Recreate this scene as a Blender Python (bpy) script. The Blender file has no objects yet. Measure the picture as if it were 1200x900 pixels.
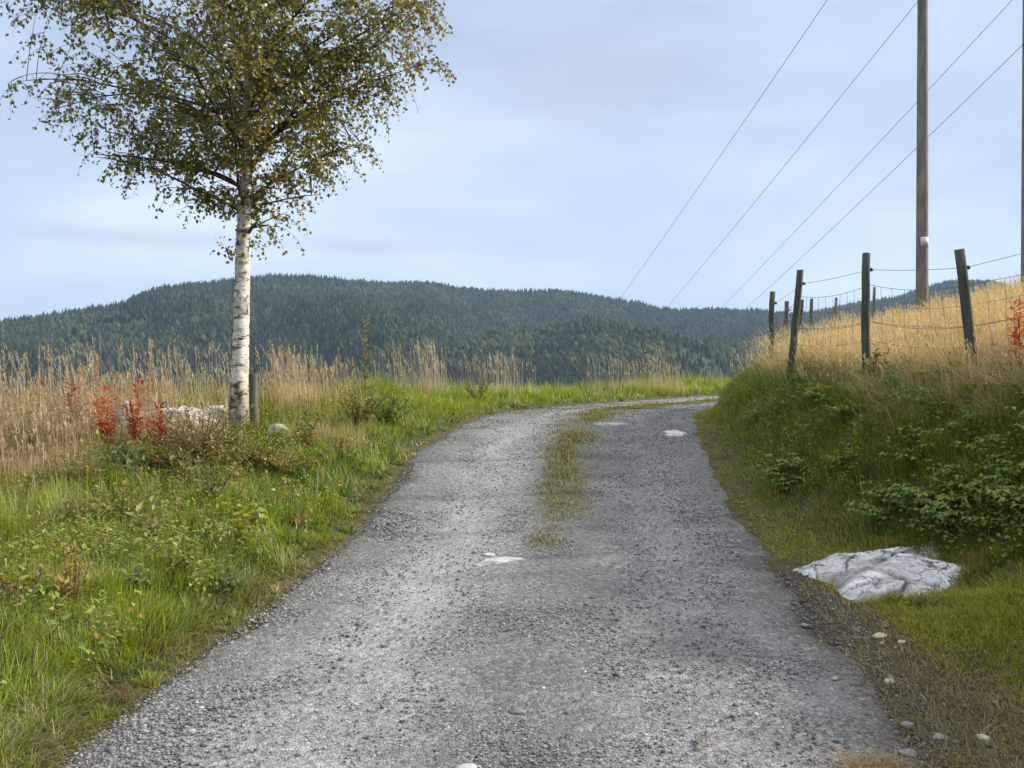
import bpy, math, random
import numpy as np
PI = math.pi
rng = np.random.default_rng(7)
random.seed(7)
scene = bpy.context.scene
COL = scene.collection
F = 1039.0            # focal length in pixels of a 1200 px wide picture
EYE = 1.6
SUN_AZ, SUN_EL = 82.0, 25.5   # degrees, clockwise from the viewing direction

# ------------------------------------------------------------------ helpers
def link(o, parent=None):
    COL.objects.link(o)
    if parent is not None:
        o.parent = parent
    return o

def tag(o, label=None, cat=None, group=None, kind=None):
    if label: o['label'] = label
    if cat: o['category'] = cat
    if group: o['group'] = group
    if kind: o['kind'] = kind
    return o

def empty(name, loc):
    o = bpy.data.objects.new(name, None)
    o.empty_display_size = 0.1
    o.location = loc
    return link(o)

class Acc:
    """collects vertices, faces and a colour per vertex, builds one mesh object"""
    def __init__(s): s.V = []; s.Q = []; s.T = []; s.C = []; s.n = 0
    def add(s, V, faces, C):
        V = np.asarray(V, float).reshape(-1, 3)
        C = np.asarray(C, float)
        if C.ndim == 1: C = np.broadcast_to(C, (len(V), 3))
        f = np.asarray(faces, np.int64)
        (s.Q if f.shape[1] == 4 else s.T).append(f + s.n)
        s.V.append(V); s.C.append(C); s.n += len(V)
    def more(s, faces):
        """further faces on the vertices of the last add"""
        f = np.asarray(faces, np.int64) + (s.n - len(s.V[-1]))
        (s.Q if f.shape[1] == 4 else s.T).append(f)
    def build(s, name, mat, parent=None, origin=None, smooth=False):
        V = np.concatenate(s.V); C = np.concatenate(s.C)
        if origin is not None: V = V - np.asarray(origin)
        me = bpy.data.meshes.new(name)
        nq = sum(len(q) for q in s.Q); nt = sum(len(t) for t in s.T)
        loops = np.concatenate([q.ravel() for q in s.Q] + [t.ravel() for t in s.T])
        starts = np.concatenate([np.arange(nq) * 4, nq * 4 + np.arange(nt) * 3])
        me.vertices.add(len(V)); me.vertices.foreach_set('co', V.astype(np.float32).ravel())
        me.loops.add(len(loops)); me.loops.foreach_set('vertex_index', loops.astype(np.int32))
        me.polygons.add(nq + nt); me.polygons.foreach_set('loop_start', starts.astype(np.int32))
        if smooth: me.polygons.foreach_set('use_smooth', np.ones(nq + nt, bool))
        at = me.attributes.new('tint', 'FLOAT_COLOR', 'POINT')
        at.data.foreach_set('color', np.hstack([C, np.ones((len(C), 1))]).astype(np.float32).ravel())
        me.update(calc_edges=True)
        me.materials.append(mat)
        o = bpy.data.objects.new(name, me)
        link(o, parent)
        if origin is not None and parent is None: o.location = origin
        return o

def _h(ix, iy, s):
    v = np.sin(ix * 127.1 + iy * 311.7 + s * 74.7) * 43758.5453
    return v - np.floor(v)
def vnoise(x, y, s=0):
    ix = np.floor(x); iy = np.floor(y); fx = x - ix; fy = y - iy
    fx = fx * fx * (3 - 2 * fx); fy = fy * fy * (3 - 2 * fy)
    a = _h(ix, iy, s); b = _h(ix + 1, iy, s); c = _h(ix, iy + 1, s); d = _h(ix + 1, iy + 1, s)
    return (a + (b - a) * fx) * (1 - fy) + (c + (d - c) * fx) * fy
def fbm(x, y, s=0, o=4):
    t = 0; a = .5; n = 0
    for k in range(o):
        t = t + a * vnoise(x * 2 ** k, y * 2 ** k, s + k * 3); n += a; a *= .5
    return t / n
def sstep(x, a, b):
    t = np.clip((x - a) / (b - a), 0, 1)
    return t * t * (3 - 2 * t)
def mix(a, b, t):
    t = np.asarray(t)
    if t.ndim == 1: t = t[:, None]
    return np.asarray(a) * (1 - t) + np.asarray(b) * t

def catmull(P, n):
    P = np.asarray(P, float)
    d = np.r_[0, np.cumsum(np.linalg.norm(np.diff(P, axis=0), axis=1))]
    Q = np.vstack([2 * P[0] - P[1], P, 2 * P[-1] - P[-2]])
    u = np.linspace(0, d[-1], n)
    i = np.clip(np.searchsorted(d, u, 'right') - 1, 0, len(P) - 2)
    t = ((u - d[i]) / (d[i + 1] - d[i]))[:, None]
    p0, p1, p2, p3 = Q[i], Q[i + 1], Q[i + 2], Q[i + 3]
    return .5 * (2 * p1 + (p2 - p0) * t + (2 * p0 - 5 * p1 + 4 * p2 - p3) * t ** 2 + (3 * p1 - p0 - 3 * p2 + p3) * t ** 3)

# ------------------------------------------------------------------ terrain
EDGE_L = [(-2.5, -14), (-2.0, 0), (-1.82, 3.6), (-1.63, 5), (-1.40, 7.27), (-1.28, 8.87), (-1.05, 11.2), (-.52, 14),
          (.25, 16.4), (1.35, 19), (3, 21.6), (5.5, 24), (9, 26), (14, 27.5), (24, 29)]
EDGE_R = [(1.5, -14), (1.65, 0), (1.75, 3.6), (1.88, 5), (2.08, 7.27), (2.2, 8.87), (2.5, 11.2), (2.75, 13.2),
          (3.25, 15.4), (4.25, 18), (6, 20.6), (8.5, 22.6), (11.5, 23.9), (15, 24.8), (24, 26)]
PROF = [-.25, -.03, .05, .12, .21, .40, .72, .92, .96, .95, .98, 1.06, 1.10, 1.10, 1.0]
NR = 420
_ctrl = (np.array(EDGE_L) + np.array(EDGE_R)) / 2
_cd = np.r_[0, np.cumsum(np.linalg.norm(np.diff(_ctrl, axis=0), axis=1))]
def along(ctrl, n=NR):
    """spline through control points, the same parameter for both edges and the middle"""
    ctrl = np.asarray(ctrl, float)
    if ctrl.ndim == 1: ctrl = ctrl[:, None]
    u = np.linspace(0, _cd[-1], n)
    i = np.clip(np.searchsorted(_cd, u, 'right') - 1, 0, len(ctrl) - 2)
    t = ((u - _cd[i]) / (_cd[i + 1] - _cd[i]))[:, None]
    Q = np.vstack([2 * ctrl[0] - ctrl[1], ctrl, 2 * ctrl[-1] - ctrl[-2]])
    m = np.zeros_like(Q[1:-1])
    for k in range(len(ctrl)):
        a, b = max(k - 1, 0), min(k + 1, len(ctrl) - 1)
        m[k] = (ctrl[b] - ctrl[a]) / (_cd[b] - _cd[a])
    dt = (_cd[i + 1] - _cd[i])[:, None]
    h00 = 2 * t ** 3 - 3 * t ** 2 + 1; h10 = t ** 3 - 2 * t ** 2 + t; h01 = -2 * t ** 3 + 3 * t ** 2; h11 = t ** 3 - t ** 2
    return h00 * ctrl[i] + h10 * dt * m[i] + h01 * ctrl[i + 1] + h11 * dt * m[i + 1]
RL, RR = along(EDGE_L), along(EDGE_R)
RC = (RL + RR) / 2
RZ = along(PROF)[:, 0]
RT = np.linspace(0, _cd[-1], NR)
HW = np.linalg.norm(RR - RL, axis=1) / 2
YT = RC[:, 1]     # the y of the middle at each station

def polyline_near(x, y, P):
    """nearest point of polyline P: distance, side (+ right of travel), station (float index)"""
    x = np.asarray(x, float).ravel(); y = np.asarray(y, float).ravel()
    D = np.empty(len(x)); S = np.empty(len(x)); I = np.empty(len(x))
    A = P[:-1]; AB = P[1:] - A; L2 = (AB ** 2).sum(1)
    for k in range(0, len(x), 4000):
        X = x[k:k + 4000, None]; Y = y[k:k + 4000, None]
        t = np.clip(((X - A[:, 0]) * AB[:, 0] + (Y - A[:, 1]) * AB[:, 1]) / L2, 0, 1)
        dx = X - A[:, 0] - t * AB[:, 0]; dy = Y - A[:, 1] - t * AB[:, 1]
        d2 = dx * dx + dy * dy
        j = d2.argmin(1); r = np.arange(len(j))
        D[k:k + 4000] = np.sqrt(d2[r, j]); I[k:k + 4000] = j + t[r, j]
        S[k:k + 4000] = np.sign(AB[j, 1] * dx[r, j] - AB[j, 0] * dy[r, j])
    return D, S, I

SKY_EDGE = catmull([(-90, -30), (-40, 2), (-20, 9.5), (-10, 12.2), (-6, 13.6), (-3.5, 15.2), (-1, 17.9), (1, 20.6), (3, 23.6),
                    (6, 26.6), (10, 28.6), (20, 31), (40, 33), (90, 36)], 120)
_ST = np.arange(NR)
def ti(vals_y, vals):
    """values given against the road's y, read at a station"""
    tab = np.interp(YT, vals_y, vals)
    return lambda st: np.interp(st, _ST, tab)
E0 = ti([0, 5, 6, 7.2, 8.3, 9.4, 10.9, 13.5, 17, 22], [1.3, 1.0, .95, .6, .3, .16, .1, .1, .12, .15])
E1 = ti([0, 5, 6, 7.2, 8.3, 9.4, 10.9, 13.5, 17, 22], [4.2, 3.7, 3.1, 2.6, 2.1, 1.6, 1.15, 1.2, 1.35, 1.5])
HB = ti([0, 5, 6, 8.3, 9.4, 10.9, 13.5, 17, 22], [2.2, 2.1, 1.9, 1.27, 1.15, .96, .83, .85, .8])  # raised beside the camera, out of view, to shade the near road

def coords(x, y):
    """road coordinates of points: station, eL (distance left of the left edge), eR (right of the right edge)"""
    D, S, I = polyline_near(x, y, RC)
    hw = np.interp(I, _ST, HW)
    return I, -S * D - hw, S * D - hw

def smin(a, b, k):
    h = np.clip(.5 + .5 * (b - a) / k, 0, 1)
    return b + (a - b) * h - k * h * (1 - h)

def ground(x, y, full=False):
    x = np.asarray(x, float).ravel(); y = np.asarray(y, float).ravel()
    st, eL, eR = coords(x, y)
    r = np.interp(st, _ST, RZ)
    z = r - .035 * (1 - sstep(np.maximum(eL, eR), -.15, .06))
    # left verge
    und = fbm(x * .9, y * .9, 3) - .5
    wl = sstep(eL, 0, 1.2)
    z = z + wl * (.10 + .22 * und) + .05 * sstep(eL, 0, .3)
    z = z + .18 * sstep(eL, 1.2, 3.0) * sstep(y, 6, 10)
    # right bank and hill
    e0, e1, hb = E0(st), E1(st), HB(st)
    u = np.clip((eR - e0) / (e1 - e0), 0, 1)
    bank = hb * (u * u * (3 - 2 * u) * .6 + u * .4) + .5 * np.maximum(eR - e1, 0) ** 1.0
    plane = 1.52 + .245 * (x - 3.75) + .012 * (y - 9.4) - r
    plane = np.maximum(plane, 0) + .25 * np.minimum(plane, 0)
    hill = smin(bank, np.maximum(plane, hb * u), .35)
    lump = (fbm(x * 1.5, y * 1.5, 11) - .5) * .42 * sstep(eR, e0 + .1, e0 + .9)
    z = z + np.where(eR > e0, hill + lump, 0)
    z = z + .20 * np.exp(-(((x - 3.0) / .7) ** 2 + ((y - 5.0) / .55) ** 2)) + .03 * (fbm(x * 3, y * 3, 5) - .5) * sstep(np.maximum(eL, eR), 0, .4)
    # beyond the brow the land falls into the valley
    D, S, _ = polyline_near(x, y, SKY_EDGE)
    out = -S * D
    fall = np.where(out > 0, np.minimum(.10 * out ** 2, .55 * out - .55 ** 2 / .4 * 1.0) * (out > 2.75) + .10 * out ** 2 * (out <= 2.75), 0)
    z = z - np.maximum(fall, 0)
    if full: return z, st, eL, eR, out
    return z

def pix(px, py, d):
    return ((px - 600) / F * d, d, EYE - (py - 440) / F * d)
def pick(px, py):
    """the ground point seen at a pixel of the photograph"""
    d = np.linspace(2.2, 45, 3000)
    z = surf((px - 600) / F * d, d)
    k = np.argmax(z >= EYE - (py - 440) / F * d)
    d = d[k]
    return np.array([(px - 600) / F * d, d, z[k]])
def surf(x, y):
    """height of what one walks on: the road inside its edges, else the ground"""
    z, st, eL, eR, out = ground(x, y, True)
    return np.where(np.maximum(eL, eR) < -.03, np.maximum(z, np.interp(st, _ST, RZ) + .004), z)
def slope_at(p):
    zx = surf([p[0] - .12, p[0] + .12], [p[1], p[1]]); zy = surf([p[0], p[0]], [p[1] - .15, p[1] + .15])
    return math.atan2(zy[1] - zy[0], .30), -math.atan2(zx[1] - zx[0], .24)
def spot(px, d):
    x = (px - 600) / F * d
    return np.array([x, d, ground([x], [d])[0]])

# ------------------------------------------------------------------ materials
def new_mat(name):
    m = bpy.data.materials.new(name); m.use_nodes = True
    nt = m.node_tree; nt.nodes.clear()
    out = nt.nodes.new('ShaderNodeOutputMaterial')
    return m, nt, out
def N(nt, t, **k):
    n = nt.nodes.new(t)
    for a, b in k.items():
        if a.startswith('i_'): n.inputs[a[2:].replace('_', ' ')].default_value = b
        else: setattr(n, a, b)
    return n
def L(nt, a, b): nt.links.new(a, b)
def ramp(nt, fac, stops):
    n = N(nt, 'ShaderNodeValToRGB'); e = n.color_ramp.elements
    while len(e) < len(stops): e.new(.5)
    for k, (p, c) in enumerate(stops):
        e[k].position = p; e[k].color = (c[0], c[1], c[2], 1) if hasattr(c, '__len__') else (c, c, c, 1)
    L(nt, fac, n.inputs[0]); return n.outputs[0]
def mul(nt, a, b, mode='MULTIPLY', fac=1.0):
    n = N(nt, 'ShaderNodeMix', data_type='RGBA', blend_type=mode)
    if hasattr(fac, 'is_output'): L(nt, fac, n.inputs[0])
    else: n.inputs[0].default_value = fac
    for k, v in ((6, a), (7, b)):
        if hasattr(v, 'is_output'): L(nt, v, n.inputs[k])
        else: n.inputs[k].default_value = (*v, 1)
    return n.outputs[2]
def noise(nt, vec, scale, detail=4, rough=.6, out='Fac', dist=0):
    n = N(nt, 'ShaderNodeTexNoise'); n.inputs['Scale'].default_value = scale
    n.inputs['Detail'].default_value = detail; n.inputs['Roughness'].default_value = rough; n.inputs['Distortion'].default_value = dist
    if vec is not None: L(nt, vec, n.inputs['Vector'])
    return n.outputs[out]
def mapping(nt, vec, scale=(1, 1, 1)):
    n = N(nt, 'ShaderNodeMapping'); n.inputs['Scale'].default_value = scale
    L(nt, vec, n.inputs['Vector']); return n.outputs[0]
def tint(nt):
    n = N(nt, 'ShaderNodeAttribute', attribute_name='tint'); return n.outputs['Color']
def bump(nt, h, strength, dist):
    n = N(nt, 'ShaderNodeBump'); n.inputs['Strength'].default_value = strength; n.inputs['Distance'].default_value = dist
    L(nt, h, n.inputs['Height']); return n.outputs[0]

def leaf_mat(name, transl=.35, gloss=.08, rough=.5):
    m, nt, out = new_mat(name)
    c = tint(nt)
    d = N(nt, 'ShaderNodeBsdfDiffuse'); L(nt, c, d.inputs['Color'])
    t = N(nt, 'ShaderNodeBsdfTranslucent')
    L(nt, mul(nt, c, (1.25, 1.2, .6)), t.inputs['Color'])
    mx = N(nt, 'ShaderNodeMixShader'); mx.inputs[0].default_value = transl
    L(nt, d.outputs[0], mx.inputs[1]); L(nt, t.outputs[0], mx.inputs[2])
    g = N(nt, 'ShaderNodeBsdfGlossy'); g.inputs['Roughness'].default_value = rough; g.inputs['Color'].default_value = (1, 1, 1, 1)
    m2 = N(nt, 'ShaderNodeMixShader'); m2.inputs[0].default_value = gloss
    L(nt, mx.outputs[0], m2.inputs[1]); L(nt, g.outputs[0], m2.inputs[2])
    L(nt, m2.outputs[0], out.inputs[0])
    return m

def ground_mat():
    m, nt, out = new_mat('soil_and_thatch')
    co = N(nt, 'ShaderNodeTexCoord').outputs['Object']
    n1 = noise(nt, co, 9, 6, .7); n2 = noise(nt, co, 70, 3, .7)
    c = mul(nt, tint(nt), ramp(nt, n1, [(.25, .45), (.75, 1.5)]))
    c = mul(nt, c, ramp(nt, n2, [(.3, .45), (.7, 1.5)]))
    b = N(nt, 'ShaderNodeBsdfPrincipled'); b.inputs['Roughness'].default_value = .95; b.inputs['Specular IOR Level'].default_value = .15
    L(nt, c, b.inputs['Base Color'])
    L(nt, bump(nt, n2, .8, .03), b.inputs['Normal'])
    L(nt, b.outputs[0], out.inputs[0])
    return m

def gravel_mat():
    m, nt, out = new_mat('gravel')
    co = N(nt, 'ShaderNodeTexCoord').outputs['Object']
    wob = N(nt, 'ShaderNodeVectorMath', operation='ADD')
    L(nt, co, wob.inputs[0]); L(nt, mapping(nt, noise(nt, co, 40, 2, .5, 'Color'), (.012, .012, .012)), wob.inputs[1])
    v1 = N(nt, 'ShaderNodeTexVoronoi'); v1.inputs['Scale'].default_value = 85; L(nt, wob.outputs[0], v1.inputs['Vector'])
    v2 = N(nt, 'ShaderNodeTexVoronoi'); v2.inputs['Scale'].default_value = 34; L(nt, wob.outputs[0], v2.inputs['Vector'])
    s1 = N(nt, 'ShaderNodeSeparateColor'); L(nt, v1.outputs['Color'], s1.inputs[0])
    s2 = N(nt, 'ShaderNodeSeparateColor'); L(nt, v2.outputs['Color'], s2.inputs[0])
    k1 = ramp(nt, s1.outputs[0], [(0, .45), (.3, .84), (.75, 1.08), (.93, 1.3), (1, 1.75)])
    k2 = ramp(nt, s2.outputs[1], [(0, .65), (.2, .9), (.8, 1.06), (1, 1.35)])
    hue = ramp(nt, s2.outputs[2], [(0, (.98, 1.0, 1.0)), (.5, (1.02, 1, .96)), (1, (1.10, 1.0, .88))])
    big = ramp(nt, noise(nt, co, 1.6, 5, .65), [(.3, .78), (.7, 1.22)])
    sp = N(nt, 'ShaderNodeSeparateColor'); L(nt, tint(nt), sp.inputs[0])
    dust = ramp(nt, sp.outputs[1], [(.16, 1.0), (.30, .62)])
    t0 = tint(nt)
    c = mul(nt, mul(nt, mul(nt, mul(nt, t0, k1, fac=dust), k2, fac=dust), big), hue)
    b = N(nt, 'ShaderNodeBsdfPrincipled'); b.inputs['Roughness'].default_value = .85; b.inputs['Specular IOR Level'].default_value = .3
    L(nt, c, b.inputs['Base Color'])
    hh = N(nt, 'ShaderNodeMath', operation='ADD')
    L(nt, v1.outputs['Distance'], hh.inputs[0]); L(nt, v2.outputs['Distance'], hh.inputs[1])
    inv = N(nt, 'ShaderNodeMath', operation='MULTIPLY'); inv.inputs[1].default_value = -1; L(nt, hh.outputs[0], inv.inputs[0])
    L(nt, bump(nt, inv.outputs[0], .65, .010), b.inputs['Normal'])
    L(nt, b.outputs[0], out.inputs[0])
    return m

def stone_mat():
    m, nt, out = new_mat('loose_stone')
    co = N(nt, 'ShaderNodeTexCoord').outputs['Object']
    c = mul(nt, tint(nt), ramp(nt, noise(nt, co, 60, 4, .7), [(.3, .7), (.7, 1.25)]))
    b = N(nt, 'ShaderNodeBsdfPrincipled'); b.inputs['Roughness'].default_value = .8; b.inputs['Specular IOR Level'].default_value = .3
    L(nt, c, b.inputs['Base Color']); L(nt, b.outputs[0], out.inputs[0])
    return m

def marble_mat():
    m, nt, out = new_mat('weathered_white_rock')
    co = N(nt, 'ShaderNodeTexCoord').outputs['Object']
    n1 = noise(nt, co, 4.5, 6, .7, dist=.6); n2 = noise(nt, co, 22, 5, .75)
    base = ramp(nt, n1, [(.3, (.26, .25, .23)), (.44, (.46, .45, .44)), (.56, (.66, .66, .67)), (.72, (.40, .39, .37))])
    spots = ramp(nt, n2, [(.3, (.40, .38, .33)), (.47, (1, 1, 1))])
    wob = N(nt, 'ShaderNodeVectorMath', operation='ADD'); L(nt, co, wob.inputs[0])
    L(nt, mapping(nt, noise(nt, co, 5, 4, .6, 'Color'), (.35, .35, .35)), wob.inputs[1])
    vo = N(nt, 'ShaderNodeTexVoronoi', feature='DISTANCE_TO_EDGE'); vo.inputs['Scale'].default_value = 3.3
    L(nt, wob.outputs[0], vo.inputs['Vector'])
    crack = ramp(nt, vo.outputs['Distance'], [(.0, .12), (.012, .35), (.035, 1)])
    gate = ramp(nt, noise(nt, co, 3.1, 2, .5), [(.40, 0), (.52, 1)])
    c = mul(nt, mul(nt, base, spots), crack, fac=gate)
    c = mul(nt, c, tint(nt))
    b = N(nt, 'ShaderNodeBsdfPrincipled'); b.inputs['Roughness'].default_value = .8; b.inputs['Specular IOR Level'].default_value = .3
    L(nt, c, b.inputs['Base Color'])
    hh = N(nt, 'ShaderNodeMath', operation='ADD'); L(nt, n2, hh.inputs[0]); L(nt, n1, hh.inputs[1])
    L(nt, bump(nt, hh.outputs[0], .7, .03), b.inputs['Normal'])
    L(nt, b.outputs[0], out.inputs[0])
    return m

def bark_mat():
    m, nt, out = new_mat('birch_bark')
    co = N(nt, 'ShaderNodeTexCoord').outputs['Object']
    low = noise(nt, mapping(nt, co, (7, 7, 30)), 1, 5, .65, dist=.3)        # thin rings
    rings = ramp(nt, low, [(.30, (.04, .035, .03)), (.37, (.30, .27, .23)), (.43, (1, 1, 1))])
    fine = ramp(nt, noise(nt, mapping(nt, co, (12, 12, 110)), 1, 4, .7), [(.33, (.35, .31, .27)), (.45, (1, 1, 1))])
    patch = noise(nt, mapping(nt, co, (5, 5, 4.5)), 1, 6, .75, dist=.5)
    plates = ramp(nt, patch, [(.34, (.05, .045, .04)), (.41, (1, 1, 1))])
    peel = ramp(nt, noise(nt, mapping(nt, co, (4, 4, 9)), 1, 5, .7), [(.4, (.50, .47, .41)), (.5, (.72, .69, .63)), (.65, (.80, .78, .74))])
    c = mul(nt, mul(nt, peel, rings), mul(nt, fine, plates))
    c = mul(nt, c, tint(nt))
    b = N(nt, 'ShaderNodeBsdfPrincipled'); b.inputs['Roughness'].default_value = .75; b.inputs['Specular IOR Level'].default_value = .25
    L(nt, c, b.inputs['Base Color'])
    L(nt, bump(nt, low, .8, .02), b.inputs['Normal'])
    L(nt, b.outputs[0], out.inputs[0])
    return m

def wood_mat(name, a, b_, moss=None):
    m, nt, out = new_mat(name)
    co = N(nt, 'ShaderNodeTexCoord').outputs['Object']
    g = noise(nt, mapping(nt, co, (45, 45, 2.2)), 1, 5, .7)
    c = ramp(nt, g, [(.3, a), (.7, b_)])
    big = noise(nt, mapping(nt, co, (6, 6, 2)), 1, 4, .6)
    c = mul(nt, c, ramp(nt, big, [(.3, .65), (.7, 1.25)]))
    if moss: c = mul(nt, c, moss, 'MIX', ramp(nt, noise(nt, co, 14, 4, .7), [(.52, 0), (.68, .7)]))
    c = mul(nt, c, tint(nt))
    b = N(nt, 'ShaderNodeBsdfPrincipled'); b.inputs['Roughness'].default_value = .85; b.inputs['Specular IOR Level'].default_value = .2
    L(nt, c, b.inputs['Base Color']); L(nt, bump(nt, g, .6, .006), b.inputs['Normal'])
    L(nt, b.outputs[0], out.inputs[0])
    return m

def plain_mat(name, rough=.6, metal=0, spec=.3, var=.2):
    m, nt, out = new_mat(name)
    co = N(nt, 'ShaderNodeTexCoord').outputs['Object']
    c = mul(nt, tint(nt), ramp(nt, noise(nt, co, 20, 3, .6), [(.3, 1 - var), (.7, 1 + var)]))
    b = N(nt, 'ShaderNodeBsdfPrincipled'); b.inputs['Roughness'].default_value = rough; b.inputs['Metallic'].default_value = metal
    b.inputs['Specular IOR Level'].default_value = spec
    L(nt, c, b.inputs['Base Color']); L(nt, b.outputs[0], out.inputs[0])
    return m

M_GROUND = ground_mat(); M_GRAVEL = gravel_mat(); M_STONE = stone_mat(); M_MARBLE = marble_mat(); M_BARK = bark_mat()
M_GRASS = leaf_mat('grass_blade', .40, .03, .5)
M_STRAW = leaf_mat('straw', .35, .02, .5)
M_LEAF = leaf_mat('leaf', .34, .025, .5)
M_BIRCH = leaf_mat('birch_leaf', .42, .05, .4)
M_FOREST = plain_mat('forest', .95, 0, .05, .15)
M_TWIG = plain_mat('twig_bark', .85, 0, .15, .3)
M_POST = wood_mat('weathered_post', (.040, .044, .035), (.11, .115, .095), (.07, .085, .05))
M_POLE = wood_mat('pole_wood', (.12, .11, .092), (.25, .235, .20))
M_WIRE = plain_mat('galvanised_wire', .5, .6, .5, .1)
M_CABLE = plain_mat('power_cable', .6, .2, .4, .05)
M_PLATE = plain_mat('painted_plate', .5, 0, .4, .05)
M_WHITE = plain_mat('white_bedrock', .6, 0, .3, .35)
M_INSUL = plain_mat('insulator', .4, 0, .5, .1)
M_HILL = plain_mat('hill_floor', .95, 0, .1, .4)

# ------------------------------------------------------------------ shape makers
def blades(acc, base, h, w, az, lean, c0, c1, seg=3, twist=.7, tipw=.08):
    n = len(base)
    h = np.broadcast_to(h, n); w = np.broadcast_to(w, n); lean = np.broadcast_to(lean, n)
    s = np.linspace(0, 1, seg + 1)
    d = np.stack([np.cos(az), np.sin(az), np.zeros(n)], 1)
    cen = base[:, None, :] + d[:, None, :] * (h * lean)[:, None, None] * (s ** 2)[None, :, None]
    cen[:, :, 2] += h[:, None] * (s[None] - (.42 * np.minimum(lean, 1.6))[:, None] * s[None] ** 2)
    a2 = az + PI / 2 + rng.uniform(-twist, twist, n)
    side = np.stack([np.cos(a2), np.sin(a2), np.zeros(n)], 1)
    prof = (1 - s) ** .7 * (1 - tipw) + tipw
    off = side[:, None, :] * (w[:, None] * prof[None] * .5)[:, :, None]
    V = np.stack([cen - off, cen + off], 2)              # n, seg+1, 2, 3
    c0 = np.broadcast_to(c0, (n, 3)); c1 = np.broadcast_to(c1, (n, 3))
    C = c0[:, None, None, :] + (c1 - c0)[:, None, None, :] * s[None, :, None, None]
    C = np.broadcast_to(C, V.shape)
    k = np.arange(seg)
    q = np.stack([2 * k, 2 * k + 1, 2 * k + 3, 2 * k + 2], 1)
    Fq = (np.arange(n) * (2 * (seg + 1)))[:, None, None] + q[None]
    acc.add(V.reshape(-1, 3), Fq.reshape(-1, 4), C.reshape(-1, 3))
    return cen

def at_s(base, h, az, lean, s):
    d = np.stack([np.cos(az), np.sin(az), np.zeros(len(base))], 1)
    p = base + d * (h * lean * s ** 2)[:, None]
    p[:, 2] += h * (s - .42 * np.minimum(lean, 1.6) * s ** 2)
    return p

def stalks(acc, base, h, az, lean, w, c0, c1, cp, k=8, plume=.22, pl=.045, pw=.008):
    """grass stalks that carry a seed head"""
    n = len(base)
    blades(acc, base, h, w, az, lean, c0, c1, seg=4, tipw=.4)
    for j in range(k):
        s = rng.uniform(1 - plume, 1.0, n)
        p = at_s(base, h, az, lean, s)
        size = pl * rng.uniform(.6, 1.3, n) * (1.25 - .6 * (s - 1 + plume) / plume)
        blades(acc, p, size, pw * rng.uniform(.6, 1.3, n), rng.uniform(0, 2 * PI, n), rng.uniform(.15, .9, n),
               cp * 1.0, cp * rng.uniform(.85, 1.15, (n, 1)), seg=2, tipw=.25)

def unit(v): return v / np.maximum(np.linalg.norm(v, axis=-1, keepdims=True), 1e-9)

def leaves(acc, P, D, Nrm, ln, wd, col, fold=.25):
    """pointed leaves: base P, direction D, face normal about Nrm"""
    n = len(P); ln = np.broadcast_to(ln, n); wd = np.broadcast_to(wd, n)
    D = unit(D); S = unit(np.cross(D, Nrm)); U = np.cross(S, D)
    a = P
    l = P + D * (ln * .42)[:, None] - S * (wd * .5)[:, None] + U * (wd * fold)[:, None]
    m = P + D * (ln * .5)[:, None]
    r = P + D * (ln * .42)[:, None] + S * (wd * .5)[:, None] + U * (wd * fold)[:, None]
    t = P + D * ln[:, None] - U * (ln * .18)[:, None]
    V = np.stack([a, l, m, r, t], 1)
    tr = np.array([[0, 2, 1], [0, 3, 2], [1, 2, 4], [2, 3, 4]])
    Fq = (np.arange(n) * 5)[:, None, None] + tr[None]
    C = np.repeat(np.broadcast_to(col, (n, 3)), 5, 0)
    acc.add(V.reshape(-1, 3), Fq.reshape(-1, 3), C)

def tube(acc, path, rad, sides=6, col=(1, 1, 1), cap=True, wob=0):
    P = np.asarray(path, float); m = len(P); rad = np.broadcast_to(rad, m)
    T = unit(np.gradient(P, axis=0))
    ref = np.array([1., 0, 0]) if abs(T[0, 0]) < .8 else np.array([0, 1., 0])
    A = unit(np.cross(T, ref)); B = np.cross(T, A)
    th = np.arange(sides) * 2 * PI / sides
    rr = rad[:, None] * (1 + (rng.uniform(-wob, wob, (m, sides)) if wob else 0))
    V = P[:, None] + (A[:, None] * np.cos(th)[None, :, None] + B[:, None] * np.sin(th)[None, :, None]) * rr[:, :, None]
    i = np.arange(m - 1)[:, None] * sides; j = np.arange(sides)[None]
    q = np.stack([i + j, i + (j + 1) % sides, i + sides + (j + 1) % sides, i + sides + j], -1).reshape(-1, 4)
    V = V.reshape(-1, 3)
    if cap: V = np.vstack([V, P[0], P[-1]])
    col = np.asarray(col, float)
    if col.ndim == 2 and len(col) == m:
        c = np.repeat(col, sides, 0)
        if cap: c = np.vstack([c, col[0], col[-1]])
    else: c = col
    acc.add(V, q, c)
    if cap:
        a = np.arange(sides); b = (a + 1) % sides
        acc.more(np.stack([np.full(sides, m * sides), b, a], 1))
        acc.more(np.stack([np.full(sides, m * sides + 1), (m - 1) * sides + a, (m - 1) * sides + b], 1))

def box(acc, c, s, col=(1, 1, 1), rot=0):
    c = np.asarray(c, float); s = np.asarray(s, float) / 2
    V = np.array([[x, y, z] for x in (-1, 1) for y in (-1, 1) for z in (-1, 1)]) * s
    if rot:
        R = np.array([[math.cos(rot), -math.sin(rot), 0], [math.sin(rot), math.cos(rot), 0], [0, 0, 1]]); V = V @ R.T
    acc.add(V + c, [[0, 1, 3, 2], [4, 6, 7, 5], [0, 4, 5, 1], [2, 3, 7, 6], [0, 2, 6, 4], [1, 5, 7, 3]], col)

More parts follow.
